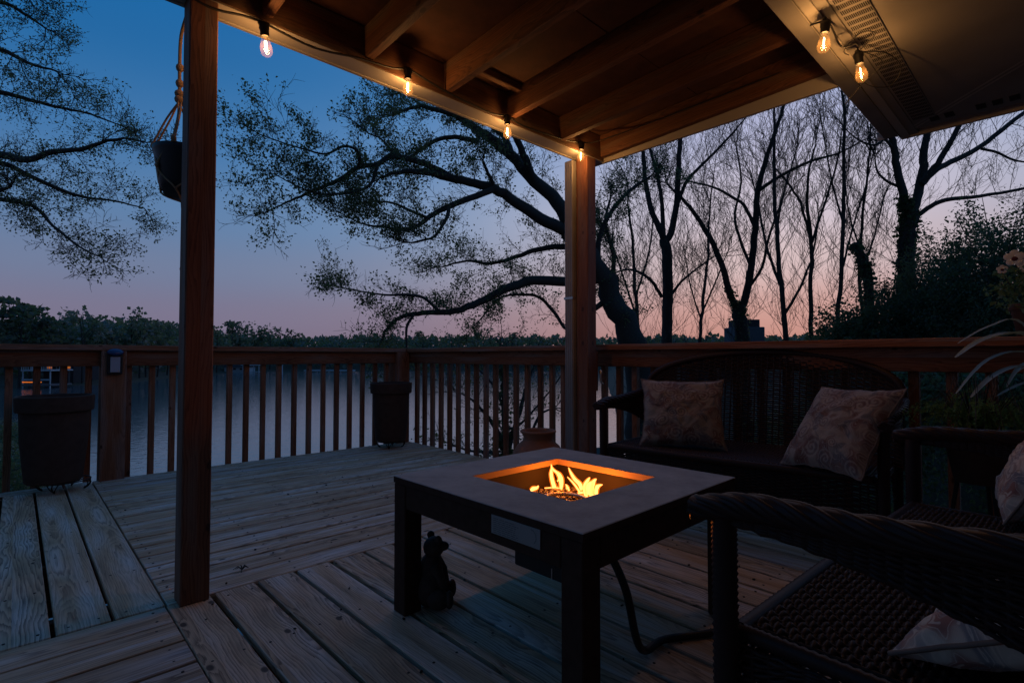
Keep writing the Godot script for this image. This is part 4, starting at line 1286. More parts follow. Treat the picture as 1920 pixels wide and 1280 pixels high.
func porch() -> void:
	# posts
	var a := thing("porch_post", "reddish square porch post in the open, nearest the left of the deck", "post", Vector3(0.4592, 0, -2.107), 0.0, "square posts carrying the porch roof")
	part("post", board(Vector3(-0.0445, 0.0, -0.0445), Vector3(0.0445, 2.1, 0.0445), M.post_wood, 0.004), a)
	var b := thing("porch_post", "reddish square porch post beside the white downspout and the loveseat", "post", Vector3(2.6275, 0, -2.107), 0.0, "square posts carrying the porch roof")
	part("post", board(Vector3(-0.0445, 0.0, -0.0445), Vector3(0.0445, 2.125, 0.0445), M.post_wood, 0.004), b)
	part("packing_board", board(Vector3(0.0465, 0.62, -0.044), Vector3(0.08, 0.87, 0.03), M.rail_wood[1], 0.003), b)
	# roof
	var r := thing("porch_roof", "open wooden porch roof with exposed rafters and pale edge trim", "roof")
	var slope := 0.035
	var tilt := Transform3D(Basis(Vector3.RIGHT, -atan(slope)), Vector3(0, 2.118, -2.06))
	for u in [0.33, 0.667, 1.085, 1.503, 1.92, 2.34, 2.734]:
		var mb := MB.new()
		mb.box(Vector3(u - 0.019, 0, 0.002), Vector3(u + 0.019, 0.14, 1.40), 0.003, Vector2(rng.randf(), rng.randf()), 2, tilt)
		part("rafter", mb.done(M.roof_wood[rng.randi() % 2]), r)
	var mb := MB.new()
	mb.box(Vector3(0.31, 2.1, -2.098), Vector3(2.753, 2.255, -2.06), 0.003, Vector2(0.3, 0.1), 0)
	part("rim_beam", mb.done(M.roof_wood[1]), r)
	mb = MB.new()
	mb.box(Vector3(0.31, 2.10, -0.66), Vector3(2.76, 2.30, -0.624), 0.003, Vector2(0.3, 0.6), 0, Transform3D(Basis.IDENTITY, Vector3(0, 0.035, 0)))
	part("ledger_board", mb.done(M.roof_wood[0]), r)
	for i in 2:
		mb = MB.new()
		mb.box(Vector3(0.30, 0.142, -0.11 + i * 0.78), Vector3(2.775, 0.157, 0.667 + i * 0.76), 0.002, Vector2.ZERO, 0, tilt)
		part("sheathing_panel", mb.done(M.ply), r)
	mb = MB.new()
	mb.box(Vector3(0.27, 0.16, -0.14), Vector3(2.80, 0.175, 1.45), 0.002, Vector2.ZERO, 0, tilt)
	part("shingle_cover", mb.done(M.shingle), r)
	mb = MB.new()
	mb.box(Vector3(0.29, 2.095, -2.150), Vector3(2.752, 2.0995, -2.061), 0.001)
	part("soffit_strip", mb.done(M.white_trim), r)
	mb = MB.new()
	mb.box(Vector3(0.29, 2.092, -2.170), Vector3(2.752, 2.26, -2.1515), 0.002)
	part("fascia_board", mb.done(M.white_trim), r)
	mb = MB.new()
	mb.box(Vector3(2.7555, 2.092, -2.170), Vector3(2.775, 2.30, -0.725), 0.002)
	part("fascia_board", mb.done(M.white_trim), r)
	# blocking visible between two rafters
	mb = MB.new()
	mb.box(Vector3(1.524, 2.225, -1.985), Vector3(1.90, 2.262, -1.95), 0.003, Vector2(0.2, 0.2), 0)
	part("blocking", mb.done(M.roof_wood[0]), r)
	mb = MB.new()
	mb.box(Vector3(2.30, 2.136, -0.73), Vector3(2.36, 2.17, -0.665), 0.002)
	part("joist_hanger", mb.done(M.steel), r)
	# downspout
	var d := thing("downspout", "pale ribbed metal downspout running down beside the porch post", "downspout", Vector3(2.6, 0, -2.19))
	mb = MB.new()
	mb.box(Vector3(-0.045, -0.3, -0.036), Vector3(0.02, 2.09, 0.034), 0.005)
	part("pipe", mb.done(M.gutter), d)
	for k in 4:
		mb = MB.new()
		mb.box(Vector3(-0.0475, -0.3, -0.028 + k * 0.0165), Vector3(-0.0455, 2.085, -0.0205 + k * 0.0165), 0.0008)
		part("rib", mb.done(M.gutter), d)
	mb = MB.new()
	mb.box(Vector3(-0.049, 1.2, -0.04), Vector3(0.022, 1.215, 0.0345), 0.001)
	part("strap", mb.done(M.steel), d)

func house() -> void:
	var h := thing("house", "house eave with pale soffit vents, gutter and siding wall", "house", Vector3(0, 0, 1.0))
	var o := Vector3(0, 0, -1.0)
	var sl := func(lo: Vector3, hi: Vector3, m: Material, called: String, bev := 0.002, par: Node = null) -> MeshInstance3D:
		var mb := MB.new()
		mb.box(lo + o, hi + o, bev)
		return part(called, mb.done(m), par if par else h)
	sl.call(Vector3(-3.0, -2.7, 0.95), Vector3(2.95, 2.1, 1.15), M.siding, "wall")
	sl.call(Vector3(2.75, -2.7, 1.16), Vector3(2.95, 2.1, 6.0), M.siding, "wall")
	for k in 14:
		sl.call(Vector3(-3.0, 0.05 + k * 0.145, 0.93), Vector3(2.97, 0.185 + k * 0.145, 0.949), M.siding, "siding_board", 0.004)
	# soffits: along the porch and round the corner
	sl.call(Vector3(-3.0, 2.101, -0.655), Vector3(3.70, 2.113, -0.575), M.soffit, "soffit")
	sl.call(Vector3(-3.0, 2.104, -0.5745), Vector3(3.64, 2.113, 0.94), M.soffit, "soffit")
	sl.call(Vector3(2.96, 2.104, 0.9405), Vector3(3.64, 2.113, 6.0), M.soffit, "soffit")
	# trim strips either side
	sl.call(Vector3(-3.0, 2.093, -0.652), Vector3(3.70, 2.1005, -0.612), M.white_trim, "trim_strip")
	# perforated vent strip: slotted bars
	var vs: MeshInstance3D = sl.call(Vector3(-0.5, 2.099, -0.566), Vector3(3.50, 2.1035, -0.470), M.soffit, "vent_strip")
	var vb := MB.new()
	for k in 86:
		var u := -0.40 + k * 0.0452
		for j in 15:
			var z := -0.561 + j * 0.0060
			vb.box(Vector3(u, 2.0978, z) + o, Vector3(u + 0.029, 2.0992, z + 0.0034) + o, 0.0002)
	part("slots", vb.done(M.vent_dark), vs, "stuff")
	for k in 8:
		var z := -0.50 + k * 0.062
		if k == 2: continue
		sl.call(Vector3(3.50, 2.1018, z), Vector3(3.572, 2.1038, z + 0.038), M.vent_dark, "vent_hole", 0.0005)
	# mitre between the two soffits
	var mb := MB.new()
	var c := Vector3(3.60, 2.1025, -0.585) + o
	var e := Vector3(2.90, 2.1025, 0.115) + o
	var sd := Vector3(0.7071, 0, 0.7071) * 0.011
	for s in [-1.0, 1.0]:
		var q: Vector3 = sd * s * 1.2
		mb.quad(c + q - sd * 0.6, e + q - sd * 0.6, e + q + sd * 0.6, c + q + sd * 0.6)
	part("mitre_trim", mb.done(M.white_trim), h)
	# gutter
	var g := MB.new()
	var prof := [Vector2(0.002, 0.0), Vector2(-0.062, 0.0), Vector2(-0.07, 0.012), Vector2(-0.085, 0.06), Vector2(-0.10, 0.075), Vector2(-0.10, 0.10), Vector2(-0.092, 0.10), Vector2(-0.092, 0.08), Vector2(-0.066, 0.016), Vector2(-0.06, 0.005), Vector2(0.002, 0.005)]
	var gut := func(b: MB, p0: Vector3, along: Vector3, out: Vector3) -> void:
		for i in prof.size() - 1:
			var x0: Vector3 = p0 - out * prof[i].x + Vector3(0, prof[i].y, 0)
			var x1: Vector3 = p0 - out * prof[i + 1].x + Vector3(0, prof[i + 1].y, 0)
			b.quad(x0, x1, x1 + along, x0 + along)
	gut.call(g, Vector3(-3.0, 2.092, -0.66) + o, Vector3(6.64, 0, 0), Vector3(0, 0, -1))
	g.box(Vector3(3.638, 2.092, -0.758) + o, Vector3(3.642, 2.19, -0.66) + o, 0.001)
	part("gutter", g.done(M.gutter), h)
	sl.call(Vector3(-3.0, 2.094, -0.6585), Vector3(3.715, 2.26, -0.6565), M.white_trim, "fascia_board", 0.0005)
	sl.call(Vector3(3.7025, 2.092, -0.655), Vector3(3.722, 2.26, 6.0), M.white_trim, "fascia_board")
	sl.call(Vector3(-3.0, 2.27, -0.70), Vector3(3.76, 2.30, 6.0), M.shingle, "roof")

func furniture() -> void:
	# ------------------------------------------------ fire table
	var t := thing("fire_table", "square dark fire table with slate grey top and lit burner", "fire pit table", Vector3(1.3285, 0, -1.1643), 0.0101)
	var H := 0.4426
	var hs := 0.3995
	var op := 0.2145
	var mb := MB.new()
	# the top: one slab with a square opening
	var eb := MB.new()
	var outer := [Vector2(-hs, -hs), Vector2(hs, -hs), Vector2(hs, hs), Vector2(-hs, hs)]
	var inner := [Vector2(-op, -op), Vector2(op, -op), Vector2(op, op), Vector2(-op, op)]
	for k in 4:
		var a: Vector2 = outer[k]
		var b: Vector2 = outer[(k + 1) % 4]
		var c: Vector2 = inner[(k + 1) % 4]
		var d: Vector2 = inner[k]
		var y := H
		var z := H - 0.021
		var e := 0.002
		var ai := a - a.sign() * e
		var bi := b - b.sign() * e
		mb.quad(Vector3(d.x, y, d.y), Vector3(c.x, y, c.y), Vector3(bi.x, y, bi.y), Vector3(ai.x, y, ai.y))
		mb.quad(Vector3(ai.x, y, ai.y), Vector3(bi.x, y, bi.y), Vector3(b.x, y - e, b.y), Vector3(a.x, y - e, a.y))
		eb.quad(Vector3(a.x, y - e, a.y), Vector3(b.x, y - e, b.y), Vector3(b.x, z, b.y), Vector3(a.x, z, a.y))
		eb.quad(Vector3(a.x, z, a.y), Vector3(b.x, z, b.y), Vector3(c.x, z, c.y), Vector3(d.x, z, d.y))
	var tt := part("table_top", mb.done(M.table_top), t)
	part("edge_band", eb.done(M.table_body), tt)
	mb = MB.new()
	for k in 4:
		var a: Vector2 = inner[k]
		var b: Vector2 = inner[(k + 1) % 4]
		mb.quad(Vector3(b.x, H - 0.0008, b.y), Vector3(a.x, H - 0.0008, a.y), Vector3(a.x, H - 0.022, a.y), Vector3(b.x, H - 0.022, b.y))
	part("opening_rim", mb.done(M.table_liner), t)
	# recessed burner box
	mb = MB.new()
	var w := 0.232
	var fl := H - 0.125
	for k in 4:
		var a: Vector2 = Vector2(inner[k]).sign() * w
		var b: Vector2 = Vector2(inner[(k + 1) % 4]).sign() * w
		mb.quad(Vector3(b.x, H - 0.0215, b.y), Vector3(a.x, H - 0.0215, a.y), Vector3(a.x, fl, a.y), Vector3(b.x, fl, b.y))
	mb.quad(Vector3(-w, fl, w), Vector3(w, fl, w), Vector3(w, fl, -w), Vector3(-w, fl, -w))
	part("burner_pan", mb.done(M.pan), t)
	mb = MB.new()
	mb.box(Vector3(-w - 0.003, fl - 0.006, -w - 0.003), Vector3(w + 0.003, fl - 0.002, w + 0.003))
	part("pan_base", mb.done(M.black_box), t)
	var ap := 0.345
	for k in 4:
		mb = MB.new()
		var xf := Transform3D(Basis(Vector3.UP, PI * 0.5 * k), Vector3.ZERO)
		mb.box(Vector3(-0.330, ap, 0.374), Vector3(0.330, H - 0.0215, 0.396), 0.002, Vector2.ZERO, 0, xf)
		part("apron", mb.done(M.table_body), t)
	for sx in [-1, 1]:
		for sz in [-1, 1]:
			mb = MB.new()
			var c := Vector3(sx * 0.365, 0, sz * 0.365)
			mb.box(c + Vector3(-0.033, 0.0, -0.033), c + Vector3(0.033, H - 0.0215, 0.033), 0.003)
			part("leg", mb.done(M.table_body), t)
	# rating plate with fine print and a dial mark
	mb = MB.new()
	mb.box(Vector3(-0.3990, 0.371, 0.09), Vector3(-0.3970, 0.420, 0.268), 0.0005)
	var plate := part("rating_plate", mb.done(M.plate), t)
	mb = MB.new()
	for k in 8:
		var y := 0.413 - k * 0.0052
		var z := 0.098
		var stop: float = 0.098 + rng.randf_range(0.08, 0.105)
		while z < stop:
			var ln: float = minf(rng.randf_range(0.006, 0.02), stop - z + 0.001)
			mb.quad(Vector3(-0.3993, y - 0.0018, z), Vector3(-0.3993, y - 0.0018, z + ln), Vector3(-0.3993, y, z + ln), Vector3(-0.3993, y, z))
			z += ln + 0.003
	part("print", mb.done(M.print), plate, "stuff")
	mb = MB.new()
	for k in 20:
		var g0 := -0.9 + 2.5 * k / 20.0
		var g1 := -0.9 + 2.5 * (k + 1) / 20.0
		var cc := Vector3(-0.3993, 0.3965, 0.237)
		var u0 := Vector3(0, sin(g0), cos(g0))
		var u1 := Vector3(0, sin(g1), cos(g1))
		mb.quad(cc + u0 * 0.0165, cc + u0 * 0.0185, cc + u1 * 0.0185, cc + u1 * 0.0165)
	part("dial_mark", mb.done(M.print), plate)
	mb = MB.new()
	mb.box(Vector3(-0.31, 0.262, 0.085), Vector3(-0.16, 0.343, 0.27), 0.004)
	var cb := part("control_box", mb.done(M.black_box), t)
	mb = MB.new()
	mb.box(Vector3(-0.312, 0.262, 0.225), Vector3(-0.3105, 0.292, 0.2285), 0.0003)
	part("hinge", mb.done(M.steel), cb)
	# fire glass: loose lumps heaped in the pan
	var lump := [MB.new(), MB.new()]
	var q := RandomNumberGenerator.new()
	q.seed = 77
	var xs := [[], []]
	for m in 2:
		for i in 1:
			var b: MB = lump[m]
			b.ball(Vector3.ZERO, Vector3(1, 0.8, 0.9), Basis.IDENTITY, 8)
	for i in 2600:
		var x := q.randf_range(-w + 0.012, w - 0.012)
		var z := q.randf_range(-w + 0.012, w - 0.012)
		var hump := 0.030 + 0.012 * cos(x * 9.0) * cos(z * 9.0)
		var p := Vector3(x, fl + q.randf() * hump, z)
		var s := q.randf_range(0.005, 0.0105)
		xs[1 if q.randf() < 0.35 else 0].append(Transform3D(Basis.from_euler(Vector3(q.randf() * TAU, q.randf() * TAU, 0)).scaled(Vector3(s, s * q.randf_range(0.6, 1.0), s)), p))
	multi("fire_glass", (lump[0] as MB).done(M.fire_glass), xs[0], t)
	multi("fire_glass", (lump[1] as MB).done(M.fire_glass_dark), xs[1], t)
	mb = MB.new()
	var ring := []
	for k in 25: ring.append(Vector3(cos(TAU * k / 24.0) * 0.085, fl + 0.045, sin(TAU * k / 24.0) * 0.085))
	path_tube(mb, ring, 0.006, 8, 2)
	part("burner_ring", mb.done(M.steel), t)
	# flames stand on the burner; local points
	var L := func(p: Vector3) -> Vector3: return (p - Vector3(1.3285, 0, -1.1643))
	var f := thing("fire", "orange and yellow gas flames burning above the glass stones", "flame", Vector3(1.43, 0.36, -1.24))
	var fo := Vector3(1.43, 0.36, -1.24)
	var cores := []
	var edges := []
	for k in 5:
		cores.append(MB.new())
		edges.append(MB.new())
	var R := RGT
	var left := func(px: float, py: float) -> Vector3: return Vector3(1.457, 0.358, -1.316) + R * (px - 1042.0) * 0.00196 + Vector3(0, (913.0 - py) * 0.00196, 0) - fo
	var right := func(px: float, py: float) -> Vector3: return Vector3(1.454, 0.358, -1.146) + R * (px - 1110.0) * 0.00184 + Vector3(0, (930.0 - py) * 0.00184, 0) - fo
	var fl2 := func(which: int, pts: Array, rs: Array, shift: float, fn: Callable, flat := 0.85) -> void:
		var pp := []
		var r1 := []
		var r2 := []
		for i in pts.size():
			pp.append((fn.call(pts[i][0], pts[i][1]) as Vector3) + FWD * shift)
			r1.append(rs[i] * 0.0019)
			r2.append(rs[i] * 0.0027 + 0.0016)
		flame(cores[which], pp, r1, flat, 3)
		flame(edges[which], pp, r2, flat, 3)
	fl2.call(0, [[1040, 914], [1036, 900], [1034, 888], [1035, 878], [1034, 870]], [4.4, 4.0, 3.4, 2.0, 0.2], 0.004, left)
	fl2.call(0, [[1041, 883], [1048, 889], [1052, 897], [1053, 907], [1052, 916]], [1.4, 4.2, 5.0, 4.4, 2.6], 0.0, left)
	fl2.call(0, [[1035, 876], [1040, 882], [1047, 886]], [1.6, 2.4, 2.2], -0.003, left)
	fl2.call(0, [[1046, 903], [1050, 897], [1050, 889]], [1.2, 2.6, 1.4], 0.006, left)
	fl2.call(1, [[1092, 918], [1088, 908], [1079, 899], [1072, 888], [1067, 877]], [4.2, 4.0, 3.4, 2.4, 0.3], 0.005, right)
	fl2.call(1, [[1087, 921], [1078, 908], [1070, 899], [1064, 893]], [1.8, 1.8, 1.2, 0.3], -0.006, right)
	fl2.call(1, [[1100, 931], [1098, 918], [1099, 908], [1104, 899], [1107, 895]], [3.0, 4.6, 4.2, 2.2, 0.2], 0.002, right, 0.9)
	fl2.call(1, [[1110, 931], [1108, 918], [1111, 907], [1115, 900], [1119, 897]], [4.0, 5.4, 4.8, 2.6, 0.2], -0.004, right, 0.9)
	fl2.call(1, [[1119, 931], [1118, 920], [1121, 913], [1126, 910], [1131, 909]], [3.6, 4.6, 4.0, 2.0, 0.2], 0.004, right)
	fl2.call(1, [[1105, 925], [1104, 912], [1108, 905], [1112, 901]], [5.0, 5.5, 4.0, 0.6], -0.008, right, 0.9)
	fl2.call(1, [[1085, 925], [1093, 924], [1102, 925]], [1.8, 2.4, 2.0], 0.008, right)
	fl2.call(2, [[996, 919], [1000, 916], [1007, 914], [1010, 910]], [3.2, 4.4, 3.0, 0.4], 0.0, left)
	fl2.call(3, [[1063, 918], [1064, 912], [1061, 908]], [1.6, 2.4, 0.4], 0.004, left)
	fl2.call(4, [[1068, 920], [1066, 915], [1065, 911]], [1.2, 2.0, 0.4], 0.002, right)
	fl2.call(3, [[1022, 916], [1040, 915], [1056, 917]], [0.8, 1.2, 0.8], 0.01, left)
	for k in 5:
		var fc := part("flame_tongue", (cores[k] as MB).done(M.flame_core), f)
		part("flame_fringe", (edges[k] as MB).done(M.flame_edge), fc)
	for d in [[Vector3(1.457, 0.41, -1.30), 0.024], [Vector3(1.455, 0.40, -1.14), 0.042]]:
		var l := OmniLight3D.new()
		l.name = "fire_light"
		l.position = (d[0] as Vector3) - fo
		l.light_color = Color(1.0, 0.50, 0.13)
		l.light_energy = d[1]
		l.light_size = 0.02
		l.omni_range = 14.0
		l.omni_attenuation = 2.0
		l.shadow_enabled = true
		f.add_child(l, true)
	# gas hose
	var hose := single([Vector3(1.16, 0.36, -0.92), Vector3(1.135, 0.33, -0.84), Vector3(1.14, 0.245, -0.79), Vector3(1.20, 0.10, -0.80), Vector3(1.29, 0.024, -0.83), Vector3(1.40, 0.011, -0.838), Vector3(1.52, 0.011, -0.77), Vector3(1.66, 0.011, -0.70), Vector3(1.80, 0.011, -0.55), Vector3(1.9, 0.011, -0.3)], 0.0105, M.rubber, 10, 8)
	var hs2 := MeshInstance3D.new()
	hs2.name = "gas_hose"
	hs2.mesh = hose
	add_child(hs2)
	tag(hs2, "black rubber gas hose trailing from the fire table across the boards", "hose")
	# ------------------------------------------------ loveseats
	loveseat("dark wicker loveseat against the railing, facing the fire table", Vector3(2.215, 0, -1.055), deg_to_rad(90.0 + 5.2))
	loveseat("dark wicker loveseat in the foreground, seen across its near arm", Vector3(1.425, 0, -0.380), deg_to_rad(-2.4))
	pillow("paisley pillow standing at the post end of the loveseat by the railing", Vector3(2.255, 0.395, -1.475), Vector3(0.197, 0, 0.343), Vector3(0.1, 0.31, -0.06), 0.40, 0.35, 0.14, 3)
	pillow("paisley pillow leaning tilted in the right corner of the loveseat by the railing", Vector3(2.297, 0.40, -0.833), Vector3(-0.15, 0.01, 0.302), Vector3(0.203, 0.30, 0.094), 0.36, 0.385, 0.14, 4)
	pillow("brightened paisley pillow lying at the near end of the foreground loveseat", Vector3(0.93, 0.41, -0.19), Vector3(0.97, 0, 0.24), Vector3(-0.15, 0.5, 0.84), 0.26, 0.34, 0.11, 5)
	pillow("brightened paisley pillow at the far end of the foreground loveseat, half out of view", Vector3(1.85, 0.41, -0.13), Vector3(0.9, 0, -0.1), Vector3(0.2, 0.8, 0.45), 0.24, 0.36, 0.12, 6)
	# ------------------------------------------------ pots
	pot_stand("wire stand under the big pot at the left of the deck", Vector3(0.232, 0, -4.36), 0.135, 0.35)
	planter("large empty dark pot at the left of the deck, beside the solar light", Vector3(0.185, 0.067, -4.335), 0.190, 0.140, 0.53)
	pot_stand("wire stand under the pot in the far corner of the railing", Vector3(2.53, 0, -4.32), 0.12, 0.1)
	planter("tall dark pot in the far corner of the railing", Vector3(2.53, 0.067, -4.32), 0.186, 0.135, 0.53)
	# chiminea
	var ch := thing("chiminea", "small terracotta chiminea with flared neck behind the fire table", "chiminea", Vector3(2.50, 0, -2.41))
	mb = MB.new()
	mb.lathe([Vector2(0, 0.0), Vector2(0.09, 0.0), Vector2(0.10, 0.02), Vector2(0.15, 0.07), Vector2(0.172, 0.14), Vector2(0.168, 0.2), Vector2(0.14, 0.255), Vector2(0.105, 0.285), Vector2(0.096, 0.30)], 40)
	part("belly", mb.done(M.terracotta), ch)
	mb = MB.new()
	mb.lathe([Vector2(0.096, 0.30), Vector2(0.097, 0.315), Vector2(0.106, 0.335), Vector2(0.116, 0.342), Vector2(0.119, 0.350), Vector2(0.115, 0.357), Vector2(0.104, 0.357), Vector2(0.094, 0.345), Vector2(0.085, 0.31), Vector2(0.085, 0.2)], 40)
	part("neck", mb.done(M.terracotta), ch)
	mb = MB.new()
	var mo := Basis(Vector3.UP, deg_to_rad(196.0)) * Basis(Vector3.BACK, -PI * 0.5)
	mb.lathe([Vector2(0.0, 0.10), Vector2(0.062, 0.15), Vector2(0.070, 0.172), Vector2(0.078, 0.172), Vector2(0.082, 0.14)], 28, Vector3(0, 0.15, 0), mo)
	part("mouth", mb.done(M.vent_dark), ch)
	# seated animal ornament
	var st := thing("bear_figurine", "small dark carved bear sitting on the boards behind the table leg", "ornament", Vector3(1.036, 0, -1.50), deg_to_rad(-43.0))
	mb = MB.new()
	mb.ball(Vector3(-0.005, 0.065, 0), Vector3(0.055, 0.066, 0.056))
	mb.ball(Vector3(0.0, 0.12, 0), Vector3(0.040, 0.062, 0.042))
	part("body", mb.done(M.statue), st)
	mb = MB.new()
	mb.ball(Vector3(0.008, 0.196, 0), Vector3(0.036, 0.035, 0.036))
	var hd := part("head", mb.done(M.statue), st)
	mb = MB.new()
	mb.ball(Vector3(0.038, 0.199, 0), Vector3(0.022, 0.016, 0.018))
	part("muzzle", mb.done(M.statue), hd)
	for sz in [-1, 1]:
		mb = MB.new()
		mb.ball(Vector3(0.006 + (0.02 if sz > 0 else -0.012), 0.228, sz * 0.026), Vector3(0.013, 0.014, 0.010))
		part("ear", mb.done(M.statue), hd)
		mb = MB.new()
		mb.tube(PackedVector3Array([Vector3(0.012, 0.145, sz * 0.036), Vector3(0.034, 0.11, sz * 0.035), Vector3(0.044, 0.072, sz * 0.026)]), PackedFloat32Array([0.018, 0.016, 0.014]), 12)
		part("foreleg", mb.done(M.statue), st)
		mb = MB.new()
		mb.ball(Vector3(0.03, 0.04, sz * 0.046), Vector3(0.038, 0.034, 0.022))
		mb.ball(Vector3(0.066, 0.04, sz * 0.046), Vector3(0.014, 0.03, 0.017))
		part("hind_leg", mb.done(M.statue), st)

func plants() -> void:
	var q := RandomNumberGenerator.new()
	q.seed = 99
	# arching striped leaves in a pot on a stand at the right end
	var g := thing("spider_plant", "potted plant with long pale arching leaves over the railing at right", "plant", Vector3(2.62, 0.0, -0.02))
	var mb := MB.new()
	mb.lathe([Vector2(0, 0.50), Vector2(0.06, 0.50), Vector2(0.085, 0.66), Vector2(0.092, 0.66), Vector2(0.092, 0.685), Vector2(0.082, 0.685), Vector2(0.08, 0.65), Vector2(0, 0.65)], 32)
	part("pot", mb.done(M.pot), g)
	for k in 3:
		var a := TAU * k / 3.0
		part("leg", single([Vector3(cos(a) * 0.08, 0.5, sin(a) * 0.08), Vector3(cos(a) * 0.1, 0.25, sin(a) * 0.1), Vector3(cos(a) * 0.15, 0, sin(a) * 0.15)], 0.009, M.iron), g)
	var o := Vector3(2.62, 0, -0.02)
	for d in [[Vector3(2.52, 0.845, -0.10), Vector3(2.43, 0.825, -0.20), Vector3(2.37, 0.71, -0.28), 0.014], [Vector3(2.50, 0.80, -0.10), Vector3(2.42, 0.775, -0.18), Vector3(2.36, 0.70, -0.24), 0.018], [Vector3(2.52, 0.755, -0.06), Vector3(2.46, 0.745, -0.12), Vector3(2.40, 0.705, -0.18), 0.012], [Vector3(2.56, 0.90, -0.10), Vector3(2.46, 0.90, -0.20), Vector3(2.38, 0.835, -0.28), 0.024], [Vector3(2.58, 0.95, -0.12), Vector3(2.52, 0.945, -0.20), Vector3(2.44, 0.885, -0.28), 0.011]]:
		mb = MB.new()
		blade(mb, [Vector3(0, 0.70, 0), d[0] - o, d[1] - o, d[2] - o], d[3])
		part("leaf", mb.done(M.grass_leaf), g)
	for k in 9:
		var a := q.randf() * TAU
		var r := q.randf_range(0.12, 0.26)
		var u := q.randf_range(0.08, 0.2)
		mb = MB.new()
		blade(mb, [Vector3(0, 0.70, 0), Vector3(cos(a) * r * 0.35, 0.70 + u, sin(a) * r * 0.35), Vector3(cos(a) * r * 0.75, 0.70 + u * 0.9, sin(a) * r * 0.75), Vector3(cos(a) * r, 0.70 + u * 0.3, sin(a) * r)], q.randf_range(0.007, 0.012))
		part("leaf", mb.done(M.grass_leaf), g)
	# fern below it
	var fe := thing("fern", "bright green feathery fern growing low beside the right railing", "fern", Vector3(2.52, 0.55, -0.24))
	var xs := []
	mb = MB.new()
	for k in 70:
		var a := q.randf() * TAU
		var r := q.randf_range(0.10, 0.30)
		var p0 := Vector3.ZERO
		var p1 := Vector3(cos(a) * r * 0.5, q.randf_range(0.12, 0.24), sin(a) * r * 0.5)
		var p2 := Vector3(cos(a) * r, q.randf_range(-0.05, 0.15), sin(a) * r)
		mb.twig([p0, p1, p2], 0.002, 0.0008)
		for i in 26:
			var t := 0.2 + 0.8 * i / 26.0
			var c := p0.lerp(p1, t).lerp(p1.lerp(p2, t), t)
			xs.append(leaf_at(c, 0.03 * (1.1 - t * 0.7), q))
	part("stem", mb.done(M.bark), fe, "stuff")
	multi("frond", leaf_mesh.fern, xs, fe)
	mb = MB.new()
	mb.lathe([Vector2(0, -0.16), Vector2(0.07, -0.16), Vector2(0.10, 0.0), Vector2(0.11, 0.0), Vector2(0.11, 0.02), Vector2(0.095, 0.02), Vector2(0.09, -0.02), Vector2(0, -0.02)], 28)
	part("pot", mb.done(M.pot), fe)
	for k in 3:
		var a := TAU * k / 3.0 + 0.3
		part("leg", single([Vector3(cos(a) * 0.06, -0.16, sin(a) * 0.06), Vector3(cos(a) * 0.08, -0.3, sin(a) * 0.08), Vector3(cos(a) * 0.12, -0.55, sin(a) * 0.12)], 0.007, M.iron), fe)
	# pansies in a pot on the rail
	var pn := thing("pansy_plant", "cream and purple pansies blooming in a pot on the right railing", "flower", Vector3(2.87, 0.918, -0.10))
	mb = MB.new()
	mb.lathe([Vector2(0, 0), Vector2(0.05, 0), Vector2(0.068, 0.10), Vector2(0.074, 0.10), Vector2(0.074, 0.125), Vector2(0.064, 0.125), Vector2(0.06, 0.1), Vector2(0, 0.1)], 24)
	part("pot", mb.done(M.pot), pn)
	xs = []
	for k in 420:
		var d := Vector3(q.randfn() * 0.062, q.randf_range(0.0, 0.17), q.randfn() * 0.062)
		xs.append(leaf_at(Vector3(0, 0.10, 0) + d, q.randf_range(0.018, 0.036), q, -0.3))
	multi("foliage", leaf_mesh.pansy, xs, pn)
	for d in [[Vector3(-0.03, 0.305, -0.05), 1.0], [Vector3(-0.05, 0.262, -0.085), 0.55], [Vector3(0.02, 0.34, 0.03), 1.0], [Vector3(0.05, 0.28, -0.02), 0.9]]:
		var c: Vector3 = d[0]
		var s: float = d[1]
		part("stem", single([Vector3(c.x * 0.3, 0.12, c.z * 0.3), c * Vector3(0.8, 0.8, 0.8), c + Vector3(0.006, -0.004, 0)], 0.0016, M.leaf_stem if M.has("leaf_stem") else M.bark, 5, 3), pn)
		var face := Basis.looking_at(Vector3(1.0, -0.1, -0.1), Vector3.UP)
		var bl := MB.new()
		for k in 5:
			var a := PI * 0.5 + TAU * k / 5.0
			var o2 := Vector3(cos(a), sin(a), 0) * 0.017 * s
			bl.ball(c + face * (o2 + Vector3(0, 0, 0.001 * k)), Vector3(0.017, 0.015, 0.003) * s, face * Basis(Vector3.BACK, a), 12)
		var fb := part("bloom", bl.done(M.petal), pn)
		bl = MB.new()
		bl.ball(c + face * Vector3(0, -0.004 * s, 0.006), Vector3(0.010, 0.009, 0.0025) * s, face, 12)
		part("bloom_centre", bl.done(M.petal_dark), fb)

